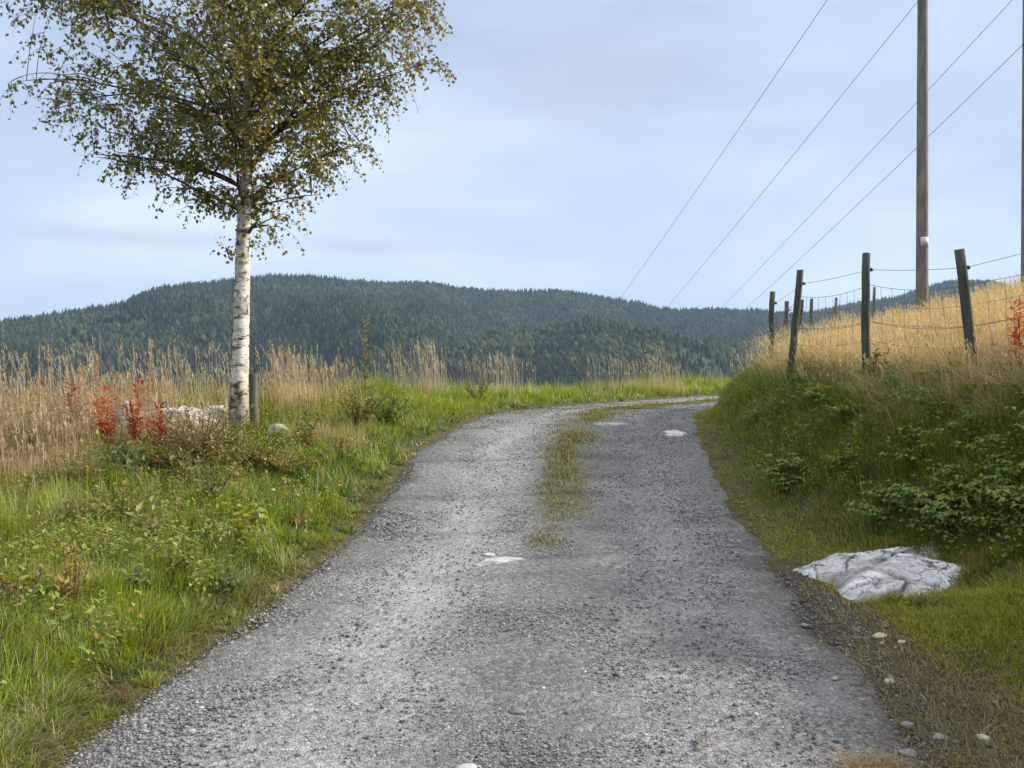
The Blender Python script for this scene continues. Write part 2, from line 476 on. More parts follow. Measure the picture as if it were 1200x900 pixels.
_ico = {}
def ico(sub):
    if sub not in _ico:
        import bmesh
        bm = bmesh.new(); bmesh.ops.create_icosphere(bm, subdivisions=sub, radius=1)
        V = np.array([v.co[:] for v in bm.verts]); T = np.array([[v.index for v in f.verts] for f in bm.faces]); bm.free()
        _ico[sub] = (V, T)
    return _ico[sub]
def rock(acc, c, size, sub=3, col=(1, 1, 1), rot=0, planes=14, flat=.0, r=None):
    r = r or rng
    V, T = ico(sub)
    n = unit(r.normal(size=(planes, 3))); d = r.uniform(.62, 1.0, planes)
    dots = V @ n.T
    rad = np.where(dots > .05, d[None] / np.maximum(dots, .05), 9).min(1)
    rad = np.minimum(rad, 1.05)
    rad = rad * (1 + .05 * np.sin(V @ (r.normal(size=3) * 5)) + .03 * np.sin(V @ (r.normal(size=3) * 11)))
    W = V * rad[:, None] * np.asarray(size)
    if flat: W[:, 2] = np.where(W[:, 2] > 0, np.minimum(W[:, 2], size[2] * flat * (1 + .15 * np.sin(V[:, 0] * 4 + V[:, 1] * 3))), W[:, 2])
    R = np.array([[math.cos(rot), -math.sin(rot), 0], [math.sin(rot), math.cos(rot), 0], [0, 0, 1]])
    acc.add(W @ R.T + np.asarray(c), T, col)

# ------------------------------------------------------------------ ground sheet
def grade(lo, a, b, hi, step):
    mid = np.arange(a, b + 1e-6, step)
    def tail(length):
        out = []; s = step; t = 0
        while t < length:
            s *= 1.22; t += s; out.append(t)
        return np.array(out)
    return np.r_[a - tail(a - lo)[::-1], mid, b + tail(hi - b)]

ST_COL = dict(soil=(.075, .055, .04), green=(.055, .075, .022), straw=(.20, .14, .07), olive=(.085, .085, .025), brown=(.10, .07, .045))
def build_ground():
    X = grade(-90, -9, 12, 90, .11); Y = grade(-60, 1.5, 29, 90, .11)
    gx, gy = np.meshgrid(X, Y)
    z, st, eL, eR, out = ground(gx, gy, True)
    x = gx.ravel(); y = gy.ravel()
    nz = fbm(x * 1.1, y * 1.1, 21); nf = fbm(x * 6, y * 6, 22)
    c = np.tile(ST_COL['green'], (len(x), 1))
    left = eL > eR
    dry = sstep(eL, 2.2, 3.6) * sstep(y + 2 * (nz - .5), 6.5, 9)
    c = mix(c, ST_COL['straw'], np.where(left, dry, 0))
    e1 = E1(st)
    c = mix(c, ST_COL['straw'], np.where(~left, sstep(eR - e1 + .5 * (nz - .5), -.35, .1), 0))
    c = mix(c, ST_COL['brown'], np.where(~left, .5 * sstep(eR, .2, .6), 0))
    edge = 1 - sstep(np.maximum(eL, eR) + .4 * (nf - .5), .0, .28)
    c = mix(c, (.105, .085, .042), edge * .9)
    near = (~left) & (y < 6.6)
    lim = np.interp(y, [3.4, 4.1, 4.6, 5.4, 6.6], [1.1, .75, .38, .30, .2])
    c = mix(c, (.095, .068, .045), np.where(near, (1 - sstep(eR + .35 * (nz - .5), lim - .1, lim + .2)) * .9, 0))
    c = mix(c, ST_COL['straw'], sstep(out, -.5, .6) * .6)
    ny, nx = gx.shape
    i = (np.arange(ny - 1)[:, None] * nx + np.arange(nx - 1)[None]).ravel()
    q = np.stack([i, i + 1, i + nx + 1, i + nx], 1)
    a = Acc(); a.add(np.stack([x, y, z], 1), q, c)
    o = a.build('ground', M_GROUND, smooth=True); tag(o, kind='structure')

def lane_masks(u, t):
    """u across the road from -1 (left) to 1 (right)"""
    g = np.exp(-((u + .45) / .24) ** 2); h = np.exp(-((u - .52) / .24) ** 2)
    return g, h

def build_road():
    nu = 56; per = 2
    idx = np.linspace(0, NR - 1, NR * per)
    Lp = np.stack([np.interp(idx, _ST, RL[:, k]) for k in (0, 1)], 1); Rp = np.stack([np.interp(idx, _ST, RR[:, k]) for k in (0, 1)], 1)
    rz = np.interp(idx, _ST, RZ); tt = np.interp(idx, _ST, RT)
    u = np.linspace(-1.0, 1.0, nu)
    wl = (fbm(tt * 1.3, tt * 0 + 1.5, 31) - .5) * .30 + (fbm(tt * 6, tt * 0 + 7.5, 35) - .5) * .08
    wr = (fbm(tt * 1.3, tt * 0 + 3.5, 32) - .5) * .38 + (fbm(tt * 6, tt * 0 + 9.5, 36) - .5) * .08
    Cc = (Lp + Rp) / 2; Hf = (Rp - Lp) / 2; hw = np.linalg.norm(Hf, axis=1)
    uu = np.where(u[None] < 0, u[None] * (1.02 + wl / hw)[:, None], u[None] * (1.02 + wr / hw)[:, None])
    P = Cc[:, None] + Hf[:, None] * uu[:, :, None]
    z = rz[:, None] + .004 - .012 * np.exp(-((u + .45) / .2) ** 2)[None] - .012 * np.exp(-((u - .52) / .2) ** 2)[None]
    x = P[:, :, 0].ravel(); y = P[:, :, 1].ravel()
    z = z.ravel() + .018 * (fbm(x * 2.2, y * 2.2, 41) - .5) - .045 * sstep(np.abs(np.tile(u, len(tt))), .93, 1.0)
    U = np.tile(u, len(tt)); T = np.repeat(tt, nu)
    nz = fbm(x * 1.4, y * .5, 42); nf = fbm(x * 5, y * 5, 43)
    g, h = lane_masks(U + .16 * (nz - .5), T)
    c = np.tile((.155, .156, .153), (len(x), 1))
    c = mix(c, (.265, .268, .265), np.clip(g * (.5 + 1.0 * nz), 0, 1))
    c = mix(c, (.235, .236, .233), np.clip(h * (.45 + .9 * nz), 0, 1))
    mid = np.exp(-((U - .04) / .16) ** 2)
    c = mix(c, (.118, .120, .122), mid * .55)
    # thin moss and dead grass along the middle beyond the near stretch
    cg = mid * sstep(y + 3 * (nf - .5), 7.2, 9.0)
    c = mix(c, (.10, .095, .045), np.clip(cg * 1.2, 0, 1) * .8)
    # bluish bank shade painted into the right-hand lane before the bend, brown earth towards both edges
    c = mix(c, (.085, .092, .105), np.exp(-((U - .42) / .3) ** 2) * np.exp(-((y - 12.2) / 2.6) ** 2) * (.35 + .6 * nf))
    e = np.clip((np.abs(U) - .86) / .14, 0, 1)
    c = mix(c, (.10, .085, .07), e * (.3 + .8 * nf))
    c = mix(c, (.085, .068, .052), sstep(U + .25 * (nf - .5), .78, .96) * (1 - sstep(y, 6.5, 8.5)) * .8)
    m = len(tt)
    i = (np.arange(m - 1)[:, None] * nu + np.arange(nu - 1)[None]).ravel()
    a = Acc(); a.add(np.stack([x, y, z], 1), np.stack([i, i + 1, i + nu + 1, i + nu], 1), c)
    o = a.build('road', M_GRAVEL, smooth=True); tag(o, kind='structure')

def road_point(px, py):
    p = pick(px, py); return p

# ------------------------------------------------------------------ scatter
def seen(x, y, z, m=140, hi=980):
    px = 600 + F * x / np.maximum(y, .3); py = 440 + F * (EYE - z) / np.maximum(y, .3)
    e = m + 900 / np.maximum(y, .3)      # room for a step to the side
    return (y > 2.2) & (px > -e) & (px < 1200 + e) & (py < hi)
def scatter(n, x0, x1, y0, y1, pw=1.0):
    """random ground points, denser towards the camera for pw > 0"""
    u = rng.uniform(0, 1, n)
    y = (y0 ** (1 - pw) + u * (y1 ** (1 - pw) - y0 ** (1 - pw))) ** (1 / (1 - pw)) if pw != 1 else y0 * (y1 / y0) ** u
    a = np.maximum(x0, -.68 * y - 1.1); b = np.minimum(x1, .68 * y + 1.1)
    x = a + rng.uniform(0, 1, n) * (b - a)
    k = b > a
    x, y = x[k], y[k]
    z, st, eL, eR, out = ground(x, y, True)
    k = seen(x, y, z)
    return x[k], y[k], z[k], st[k], eL[k], eR[k], out[k]
def pickcol(n, pal, jit=.18):
    pal = np.asarray(pal); c = pal[rng.integers(0, len(pal), n)]
    return c * rng.uniform(1 - jit, 1 + jit, (n, 1)) * rng.uniform(1 - jit * .4, 1 + jit * .4, (n, 3))

GREEN = [(.165, .255, .014), (.22, .31, .018), (.30, .35, .024), (.18, .26, .022), (.34, .36, .035)]
DEEP = [(.055, .105, .014), (.075, .135, .016), (.095, .155, .020), (.07, .115, .020)]
OLIVE = [(.22, .19, .045), (.19, .18, .04), (.27, .22, .07), (.16, .17, .035)]
STRAW = [(.50, .39, .25), (.56, .46, .31), (.42, .32, .20), (.62, .52, .37), (.46, .31, .20)]
PINK = [(.52, .38, .25), (.58, .43, .28), (.46, .32, .20), (.30, .25, .09)]

def green_verge():
    a = Acc()
    for (n, x0, x1, y0, y1, pw) in ((270000, -10.5, -.2, 2.4, 15.5, 1.6), (120000, -3.2, 16, 12.5, 30, .5)):
        x, y, z, st, eL, eR, out = scatter(n, x0, x1, y0, y1, pw)
        nz = fbm(x * .9, y * .9, 51); nf = fbm(x * 3.2, y * 3.2, 52)
        lush = sstep(eL + .35 * (nf - .5), .0, .42)
        dens = np.clip(.45 + lush, 0, 1) * np.where(eL > .03 - .6 * (nf - .36), 1, 0)
        dry = sstep(eL + 1.2 * (nz - .5), 2.2, 3.2) * sstep(y + 2 * (nf - .5), 6.5, 9)
        dens = dens * (1 - .6 * dry) * (.25 + .9 * sstep(nf, .25, .6))
        dens = np.where(out > 1.5, 0, dens)
        k = rng.uniform(0, 1, len(x)) < dens
        x, y, z, eL, nz, nf, lush, dry = (v[k] for v in (x, y, z, eL, nz, nf, lush, dry)); n = len(x)
        h = (.04 + .115 * lush * (.45 + 1.1 * nf)) * rng.uniform(.5, 1.5, n) * (1 + .6 * sstep(eL, 1.0, 2.5)) * (1 + .25 * sstep(y, 12, 18))
        w = (.0035 + .00048 * y) * rng.uniform(.7, 1.4, n)
        c = pickcol(n, GREEN)
        o = pickcol(n, OLIVE); d = pickcol(n, DEEP); s = pickcol(n, STRAW)
        c = np.where((rng.uniform(0, 1, n) < sstep(nz, .5, .75) * .7)[:, None], d, c)
        wild = sstep(eL, 1.3, 2.3) * (y < 14)
        patch = fbm(x * 1.5, y * 1.5, 57)
        c = np.where((rng.uniform(0, 1, n) < .8 * wild * sstep(patch, .5, .64))[:, None], pickcol(n, [(.17, .13, .04), (.14, .11, .04), (.20, .16, .055)]), c)
        c = np.where((rng.uniform(0, 1, n) < .1 + .75 * (1 - lush) + .5 * dry + .12 * wild)[:, None], o, c)
        c = np.where((rng.uniform(0, 1, n) < .07 + .25 * (1 - lush) + .35 * dry)[:, None], s * .8, c)
        az = 2 * PI * fbm(x * 1.8, y * 1.8, 53) * 2 + rng.normal(0, .9, n)
        blades(a, np.stack([x, y, z - .01], 1), h, w, az, np.abs(rng.normal(.45, .4, n)) + .5 * (1 - lush), c * .8, c * 1.12)
    # tussocks whose blades arch outwards
    for (nc, x0, x1, y0, y1, pw) in ((6200, -10.5, -.4, 2.5, 14, 1.3), (2600, -3, 14, 13, 28, .4)):
        x, y, z, st, eL, eR, out = scatter(nc, x0, x1, y0, y1, pw)
        nz = fbm(x * .9, y * .9, 51)
        nf = fbm(x * 4, y * 4, 58)
        k = (eL > .16 - .55 * (nf - .3)) & (out < .8) & (rng.uniform(0, 1, len(x)) < 1 - .6 * sstep(eL + 1.2 * (nz - .5), 2.2, 3.2) * sstep(y, 6.5, 9))
        x, y, z, eL, nz = x[k], y[k], z[k], eL[k], nz[k]; m = len(x); per = 26
        hc = rng.uniform(.06, .26, m) * (.45 + .55 * sstep(eL, .1, .9)); rc = rng.uniform(.015, .05, m)
        which = rng.uniform(0, 1, m)
        cc = pickcol(m, GREEN); cc = np.where((which < .36)[:, None], pickcol(m, DEEP), cc)
        cc = np.where((which > .86)[:, None], pickcol(m, OLIVE), cc); cc = np.where((which > .95)[:, None], pickcol(m, STRAW) * .8, cc)
        i = np.repeat(np.arange(m), per); n = len(i); az = rng.uniform(0, 2 * PI, n); rad = rc[i] * np.sqrt(rng.uniform(0, 1, n))
        B = np.stack([x[i] + np.cos(az) * rad, y[i] + np.sin(az) * rad, z[i] - .01], 1)
        c = cc[i] * rng.uniform(.8, 1.2, (n, 1))
        blades(a, B, hc[i] * rng.uniform(.5, 1.25, n), (.0035 + .00048 * y[i]) * rng.uniform(.7, 1.5, n), az, rng.uniform(.15, 1.2, n), c * .75, c * 1.12, seg=4)
    o = a.build('verge_grass', M_GRASS); tag(o, 'lush green grass verge along the left side of the gravel road', 'grass', kind='stuff')

def leafy_cover():
    """clover and small broad leaves between the blades"""
    a = Acc()
    x, y, z, st, eL, eR, out = scatter(110000, -8, 0, 2.6, 14, 1.2)
    nf = fbm(x * 2.2, y * 2.2, 61)
    k = (eL > .25) & (rng.uniform(0, 1, len(x)) < sstep(nf, .45, .65) * .8) & (out < 0)
    x, y, z, nf = x[k], y[k], z[k], nf[k]; n = len(x)
    up = rng.uniform(.03, .26, n)
    az = rng.uniform(0, 2 * PI, n); el = rng.uniform(-.3, .9, n)
    D = np.stack([np.cos(az) * np.cos(el), np.sin(az) * np.cos(el), np.sin(el)], 1)
    Nn = unit(np.stack([rng.normal(0, .4, n), rng.normal(0, .4, n), np.ones(n)], 1))
    c = pickcol(n, [(.15, .22, .025), (.19, .25, .03), (.28, .27, .05), (.12, .18, .025), (.33, .27, .09), (.24, .18, .06)])
    leaves(a, np.stack([x, y, z + up], 1), D, Nn, rng.uniform(.025, .062, n), rng.uniform(.012, .03, n), c)
    x, y, z, st, eL, eR, out = scatter(120000, 1.6, 6.5, 3.5, 17, .6)
    e0, e1 = E0(st), E1(st)
    nf = fbm(x * 2.0, y * 2.0, 62)
    k = (eR > e0 + .25) & (eR < e1 + .1) & (rng.uniform(0, 1, len(x)) < sstep(nf, .34, .55)) & (y > 5.6)
    x, y, z = x[k], y[k], z[k]; n = len(x)
    az = rng.uniform(0, 2 * PI, n); el = rng.uniform(-.6, .5, n)
    D = np.stack([np.cos(az) * np.cos(el), np.sin(az) * np.cos(el), np.sin(el)], 1)
    Nn = unit(np.stack([rng.normal(-.3, .4, n), rng.normal(-.2, .4, n), np.ones(n)], 1))
    c = pickcol(n, [(.10, .17, .025), (.13, .20, .028), (.15, .21, .03), (.10, .145, .024), (.19, .20, .04)])
    leaves(a, np.stack([x, y, z + rng.uniform(.03, .24, n)], 1), D, Nn, rng.uniform(.025, .055, n), rng.uniform(.016, .032, n), c)
    o = a.build('ground_cover', M_LEAF); tag(o, 'low broad leaves growing among the roadside grass', 'ground cover', kind='stuff')

def bank_grass():
    a = Acc()
    x, y, z, st, eL, eR, out = scatter(330000, 1.4, 9, 3.0, 23, .9)
    e0, e1 = E0(st), E1(st)
    nz = fbm(x * 1.2, y * 1.2, 71); nf = fbm(x * 3.5, y * 3.5, 72)
    up = (eR - e0) / (e1 - e0)
    bare = (y < 6.6) & (eR + .5 * (nf - .5) < np.interp(y, [3.4, 4.1, 4.6, 5.4, 6.6], [1.1, .75, .38, .30, .1]))
    dens = np.where(eR > .04 - .75 * (nf - .38), .5 + .7 * sstep(nf, .25, .55), 0)
    dens = np.where(bare, dens * .12, dens) * (1 - .75 * sstep(up, .8, 1.05)) * (eL < eR)
    k = (rng.uniform(0, 1, len(x)) < dens) & (up < 1.3)
    x, y, z, eR, nz, nf, up, bare = (v[k] for v in (x, y, z, eR, nz, nf, up, bare)); n = len(x)
    edge = 1 - sstep(eR + .4 * (nf - .5), .15, .75)
    moss = np.exp(-(((x - 2.8) / .7) ** 2 + ((y - 5.0) / .85) ** 2)) > .35
    h = np.where(moss, .05, .07 + .16 * sstep(up, .0, .5) * (.4 + nf)) * rng.uniform(.5, 1.5, n) * (1 - .5 * edge)
    h = np.where(bare, .05, h)
    w = (.003 + .0005 * y) * rng.uniform(.7, 1.3, n)
    c = pickcol(n, [(.11, .175, .015), (.15, .21, .018), (.085, .145, .018), (.20, .24, .022)])
    o = pickcol(n, [(.34, .30, .035), (.29, .29, .03), (.38, .33, .045)]); s = pickcol(n, STRAW)
    c = np.where((rng.uniform(0, 1, n) < .15 + .6 * edge + .35 * moss + .45 * sstep(nz, .5, .7))[:, None], o, c)
    c = np.where((rng.uniform(0, 1, n) < .04 + .5 * bare + .4 * sstep(up, .75, 1.1) + .75 * sstep(up + .5 * (nz - .5), .5, .75) * (y < 9.2))[:, None], s * .95, c)
    h = h * (1 + .5 * sstep(up, .5, .8) * (y < 9.2))
    # the blades hang down the slope, towards the road
    az = PI + rng.normal(0, 1.0, n) + .6 * (fbm(x, y, 73) - .5)
    blades(a, np.stack([x, y, z - .01], 1), h, w, az, np.abs(rng.normal(.6, .4, n)), c * .8, c * 1.1)
    o = a.build('bank_grass', M_GRASS); tag(o, 'dark green grass hanging over the shaded bank right of the road', 'grass', kind='stuff')

def hill_grass():
    a = Acc()
    x, y, z, st, eL, eR, out = scatter(190000, 2.4, 22, 5, 30, .2)
    e1 = E1(st); nz = fbm(x * .8, y * .8, 81); nf = fbm(x * 3, y * 3, 82)
    dens = sstep(eR - e1 + .5 * (nz - .5), -.42, .02) * (.4 + .6 * nf)
    k = (rng.uniform(0, 1, len(x)) < dens) & (out < .5) & (eL < eR)
    x, y, z, st, eR, nz, nf = (v[k] for v in (x, y, z, st, eR, nz, nf)); n = len(x)
    B = np.stack([x, y, z - .01], 1)
    low = 1 - sstep(eR - E1(st), -.3, .5)
    h = (.20 + .22 * nf) * rng.uniform(.6, 1.3, n) * (1 + .45 * low * (y > 9.8)) * (1 + .35 * sstep(y, 11, 14) * (eR - E1(st) < 1.2))
    gold = pickcol(n, [(.57, .43, .27), (.62, .49, .32), (.51, .37, .23), (.60, .46, .29), (.46, .33, .20)])
    gold = np.where((low * rng.uniform(0, 1, n) > .45)[:, None], pickcol(n, [(.36, .29, .16), (.44, .36, .22), (.22, .20, .08)]), gold)
    az = rng.normal(2.6, 1.3, n)
    ln = np.abs(rng.normal(.22, .18, n)) + .5 * low * rng.uniform(0, 1, n)
    f = rng.uniform(0, 1, n) < .42
    stalks(a, B[f], h[f] * 1.15, az[f], ln[f], (.0026 + .00022 * y[f]), gold[f] * .85, gold[f], gold[f] * 1.08, k=4, plume=.3, pl=.05, pw=.0065)
    g = ~f
    blades(a, B[g], h[g] * .72, .0035 + .0003 * y[g], az[g], ln[g] + .25, gold[g] * .8, gold[g])
    o = a.build('hill_grass', M_STRAW); tag(o, 'golden dry grass covering the hillside behind the wire fence', 'dry grass', kind='stuff')

def tall_dry_grass():
    a = Acc()
    # left field of tall stalks
    x, y, z, st, eL, eR, out = scatter(26000, -13, -.8, 7.2, 17, .2)
    nz = fbm(x * .9, y * .9, 91); nf = fbm(x * 2.6, y * 2.6, 92)
    far = sstep(eL + 1.0 * (nz - .5), 2.5, 3.4)
    dens = far * sstep(y + 1.5 * (nf - .5), 7.6, 9.2) * (.06 + .9 * sstep(nf, .35, .7))
    # thin around the tree, thicker in clumps
    px = 600 + F * x / y
    dens *= np.where((px > 205) & (px < 310), .25, 1)
    k = (rng.uniform(0, 1, len(x)) < dens * .5) & (out < 1.0)
    x, y, z, nf, px = x[k], y[k], z[k], nf[k], px[k]; n = len(x)
    h = (.20 + .46 * nf ** 1.5) * rng.uniform(.5, 1.35, n)
    c = pickcol(n, STRAW + [(.40, .24, .15), (.30, .19, .12)]); p = pickcol(n, [(.44, .34, .22), (.52, .42, .28), (.36, .27, .18), (.42, .27, .19)])
    az = rng.normal(PI, 1.1, n)
    B = np.stack([x, y, z], 1)
    stalks(a, B, h, az, np.abs(rng.normal(.12, .12, n)), .0045, c * .9, c, p, k=9, plume=.2, pl=.06, pw=.010)
    # leaves of the same grass, lower
    m = n * 4; i = rng.integers(0, n, m)
    B2 = B[i] + np.stack([rng.normal(0, .12, m), rng.normal(0, .12, m), np.zeros(m)], 1)
    B2[:, 2] = ground(B2[:, 0], B2[:, 1])
    c = pickcol(m, STRAW + [(.30, .16, .09), (.25, .22, .09)])
    blades(a, B2, h[i] * rng.uniform(.3, .7, m), .007, rng.uniform(0, 2 * PI, m), np.abs(rng.normal(.3, .3, m)), c * .8, c)
    # single tall stalks standing on the brow beyond the road
    for (p0, p1, d0, d1, n, hm) in ((322, 372, 12.4, 13.4, 150, .92), (345, 415, 12.8, 14.6, 70, .75), (440, 520, 17.4, 19.2, 90, .95), (492, 518, 17.0, 18, 60, 1.1),
                                    (520, 628, 18.4, 20.4, 130, .95), (668, 728, 22, 23.5, 36, 1.0), (712, 805, 23.5, 25.5, 150, .80), (758, 782, 24, 25, 45, 1.35),
                                    (0, 60, 9.6, 12.0, 70, 1.0), (60, 130, 9.6, 12.2, 80, 1.05), (130, 215, 10.6, 12.8, 70, .95), (215, 275, 11.6, 13.2, 60, .9),
                                    (870, 915, 14.2, 16.5, 70, .6), (90, 275, 9.4, 10.4, 230, .5), (0, 110, 8.6, 9.8, 90, .6)):
        q = rng.uniform(p0, p1, n); d = rng.uniform(d0, d1, n); x = (q - 600) / F * d
        # bunch the stalks
        cc = rng.choice(x, max(4, n // 12)); x = np.where(rng.uniform(0, 1, n) < .55, cc[rng.integers(0, len(cc), n)] + rng.normal(0, .10, n), x)
        z = ground(x, d); B = np.stack([x, d, z], 1)
        c = pickcol(n, STRAW); p = pickcol(n, [(.46, .37, .28), (.40, .31, .23), (.52, .44, .34)])
        h = hm * rng.uniform(.6, 1.15, n)
        stalks(a, B, h, rng.normal(PI, .9, n), np.abs(rng.normal(.12, .10, n)), .0042, c * .9, c, p, k=8, plume=.2, pl=.06, pw=.009)
        m = n * 2; i = rng.integers(0, n, m); B2 = B[i] + rng.normal(0, .12, (m, 3)) * (1, 1, 0)
        c = pickcol(m, STRAW)
        blades(a, B2, h[i] * rng.uniform(.3, .65, m), .007, rng.uniform(0, 2 * PI, m), np.abs(rng.normal(.25, .2, m)), c * .8, c)
    o = a.build('tall_dry_grass', M_STRAW); tag(o, 'tall pale dry grass stalks with seed heads on the brow left of the road', 'dry grass', kind='stuff')
    # soft pinkish bent grass beside the tree
    a = Acc()
    for (q0, q1, d0, d1, n) in ((325, 440, 10.2, 12.6, 5200), (0, 120, 8.4, 10.4, 8000), (90, 280, 9.5, 10.6, 900)):
        q = rng.uniform(q0, q1, n); d = rng.uniform(d0, d1, n); x = (q - 600) / F * d
        nf = fbm(x * 2, d * 2, 95); k = (rng.uniform(0, 1, n) < sstep(nf, .3, .6)); x, d, nf = x[k], d[k], nf[k]; n = len(x)
        _, eL, _ = coords(x, d); k = eL > .5; x, d, nf = x[k], d[k], nf[k]; n = len(x)
        c = pickcol(n, PINK + STRAW[:2])
        blades(a, np.stack([x, d, ground(x, d)], 1), (.10 + .22 * nf) * rng.uniform(.5, 1.4, n), .005, rng.uniform(0, 2 * PI, n), np.abs(rng.normal(.6, .5, n)), c * .8, c)
    o = a.build('bent_grass', M_STRAW); tag(o, 'soft pinkish dry grass in low drifts beside the birch', 'dry grass', kind='stuff')

def lane_grass():
    a = Acc()
    n = 90000
    st = rng.uniform(0, NR - 1, n); yy = np.interp(st, _ST, YT)
    u = .02 + rng.normal(0, .10, n) * (1 + .3 * sstep(yy, 12, 16))
    cx = np.interp(st, _ST, RC[:, 0]); cy = np.interp(st, _ST, RC[:, 1])
    hx = np.interp(st, _ST, (RR - RL)[:, 0] / 2); hy = np.interp(st, _ST, (RR - RL)[:, 1] / 2)
    x = cx + hx * u; y = cy + hy * u
    nf = fbm(x * 2.1, y * 1.1, 101)
    px = 600 + F * x / np.maximum(y, 1)
    dens = sstep(y + 2.2 * (nf - .5), 8.0, 9.2) * (.16 + 1.0 * sstep(nf, .40, .60)) * (.5 + .5 * sstep(y, 9, 11))
    patch = np.exp(-(((x - .24) / .15) ** 2 + ((y - 7.4) / .30) ** 2))
    dens = np.maximum(dens, patch * .9)
    k = (rng.uniform(0, 1, n) < dens) & (y > 5) & (px < 1250)
    x, y, st, nf = x[k], y[k], st[k], nf[k]; n = len(x)
    z = np.interp(st, _ST, RZ)
    c = pickcol(n, [(.15, .14, .03), (.12, .13, .03), (.20, .17, .06), (.10, .12, .028)])
    s = pickcol(n, STRAW); c = np.where((rng.uniform(0, 1, n) < .18)[:, None], s * .7, c)
    blades(a, np.stack([x, y, z], 1), (.015 + .038 * nf) * rng.uniform(.5, 1.5, n) * np.where(rng.uniform(0, 1, n) < .08, 2.2, 1), .004 + .0005 * y, rng.uniform(0, 2 * PI, n), np.abs(rng.normal(.6, .4, n)), c * .85, c * 1.1)
    o = a.build('lane_grass', M_GRASS); tag(o, 'thin olive grass and moss strip between the two wheel tracks', 'grass', kind='stuff')

def moss_and_litter():
    a = Acc()
    # springy moss mound by the rock
    x, y, z, st, eL, eR, out = scatter(120000, 1.9, 4.2, 3.6, 7.2, .9)
    nf = fbm(x * 3.2, y * 3.2, 111)
    m = np.exp(-(((x - 2.85) / .75) ** 2 + ((y - 5.1) / .95) ** 2)) + .8 * np.exp(-(((x - 3.4) / .5) ** 2 + ((y - 6.3) / .4) ** 2))
    k = rng.uniform(0, 1, len(x)) < m * sstep(nf, .32, .55) * 1.1
    k &= eR > .3
    x, y, z, nf = x[k], y[k], z[k], nf[k]; n = len(x)
    c = pickcol(n, [(.40, .35, .03), (.33, .33, .03), (.44, .38, .05), (.22, .25, .02)])
    blades(a, np.stack([x, y, z - .005], 1), (.02 + .035 * nf) * rng.uniform(.6, 1.4, n), .006, rng.uniform(0, 2 * PI, n), np.abs(rng.normal(.5, .4, n)), c * .7, c)
    # dead brown grass on the foreground shoulders, both sides
    for (x0, x1, y0, y1, n, lim) in ((1.4, 3.2, 2.6, 4.6, 12000, .9), (-3.4, -1.2, 2.6, 9, 14000, .22), (-3.6, -1.6, 2.5, 4.3, 9000, .6)):
        x, y, z, st, eL, eR, out = scatter(n, x0, x1, y0, y1, 1.2)
        e = np.maximum(eL, eR); nf = fbm(x * 3, y * 3, 112)
        k = (e > -.12) & (e < lim + .5 * (nf - .5)) & (rng.uniform(0, 1, len(x)) < .25 + sstep(nf, .35, .65))
        x, y, z = x[k], y[k], z[k]; n = len(x)
        c = pickcol(n, [(.22, .16, .08), (.30, .22, .11), (.16, .12, .06), (.18, .16, .06)])
        blades(a, np.stack([x, y, z + .004], 1), rng.uniform(.03, .11, n), .0045, rng.uniform(0, 2 * PI, n), rng.uniform(.9, 2.0, n), c * .8, c, seg=3)
    o = a.build('moss', M_GRASS); tag(o, 'yellow green moss and dead brown grass on the road shoulders', 'moss', kind='stuff')
    # fallen leaves
    a = Acc(); n = 420
    y = rng.uniform(2.8, 9, n); right = rng.uniform(0, 1, n) < .55
    x = np.where(right, rng.uniform(1.45, 2.5, n), rng.uniform(-2.5, -1.35, n))
    z = ground(x, y) + .015
    az = rng.uniform(0, 2 * PI, n)
    c = pickcol(n, [(.30, .20, .10), (.40, .30, .14), (.22, .13, .07), (.36, .22, .08)])
    leaves(a, np.stack([x, y, z], 1), np.stack([np.cos(az), np.sin(az), rng.uniform(-.1, .3, n)], 1), unit(np.stack([rng.normal(0, .3, n), rng.normal(0, .3, n), np.ones(n)], 1)),
           rng.uniform(.025, .045, n), rng.uniform(.018, .03, n), c)
    o = a.build('fallen_leaves', M_LEAF); tag(o, 'small withered leaves lying on the gravel shoulders', 'leaves', kind='stuff')

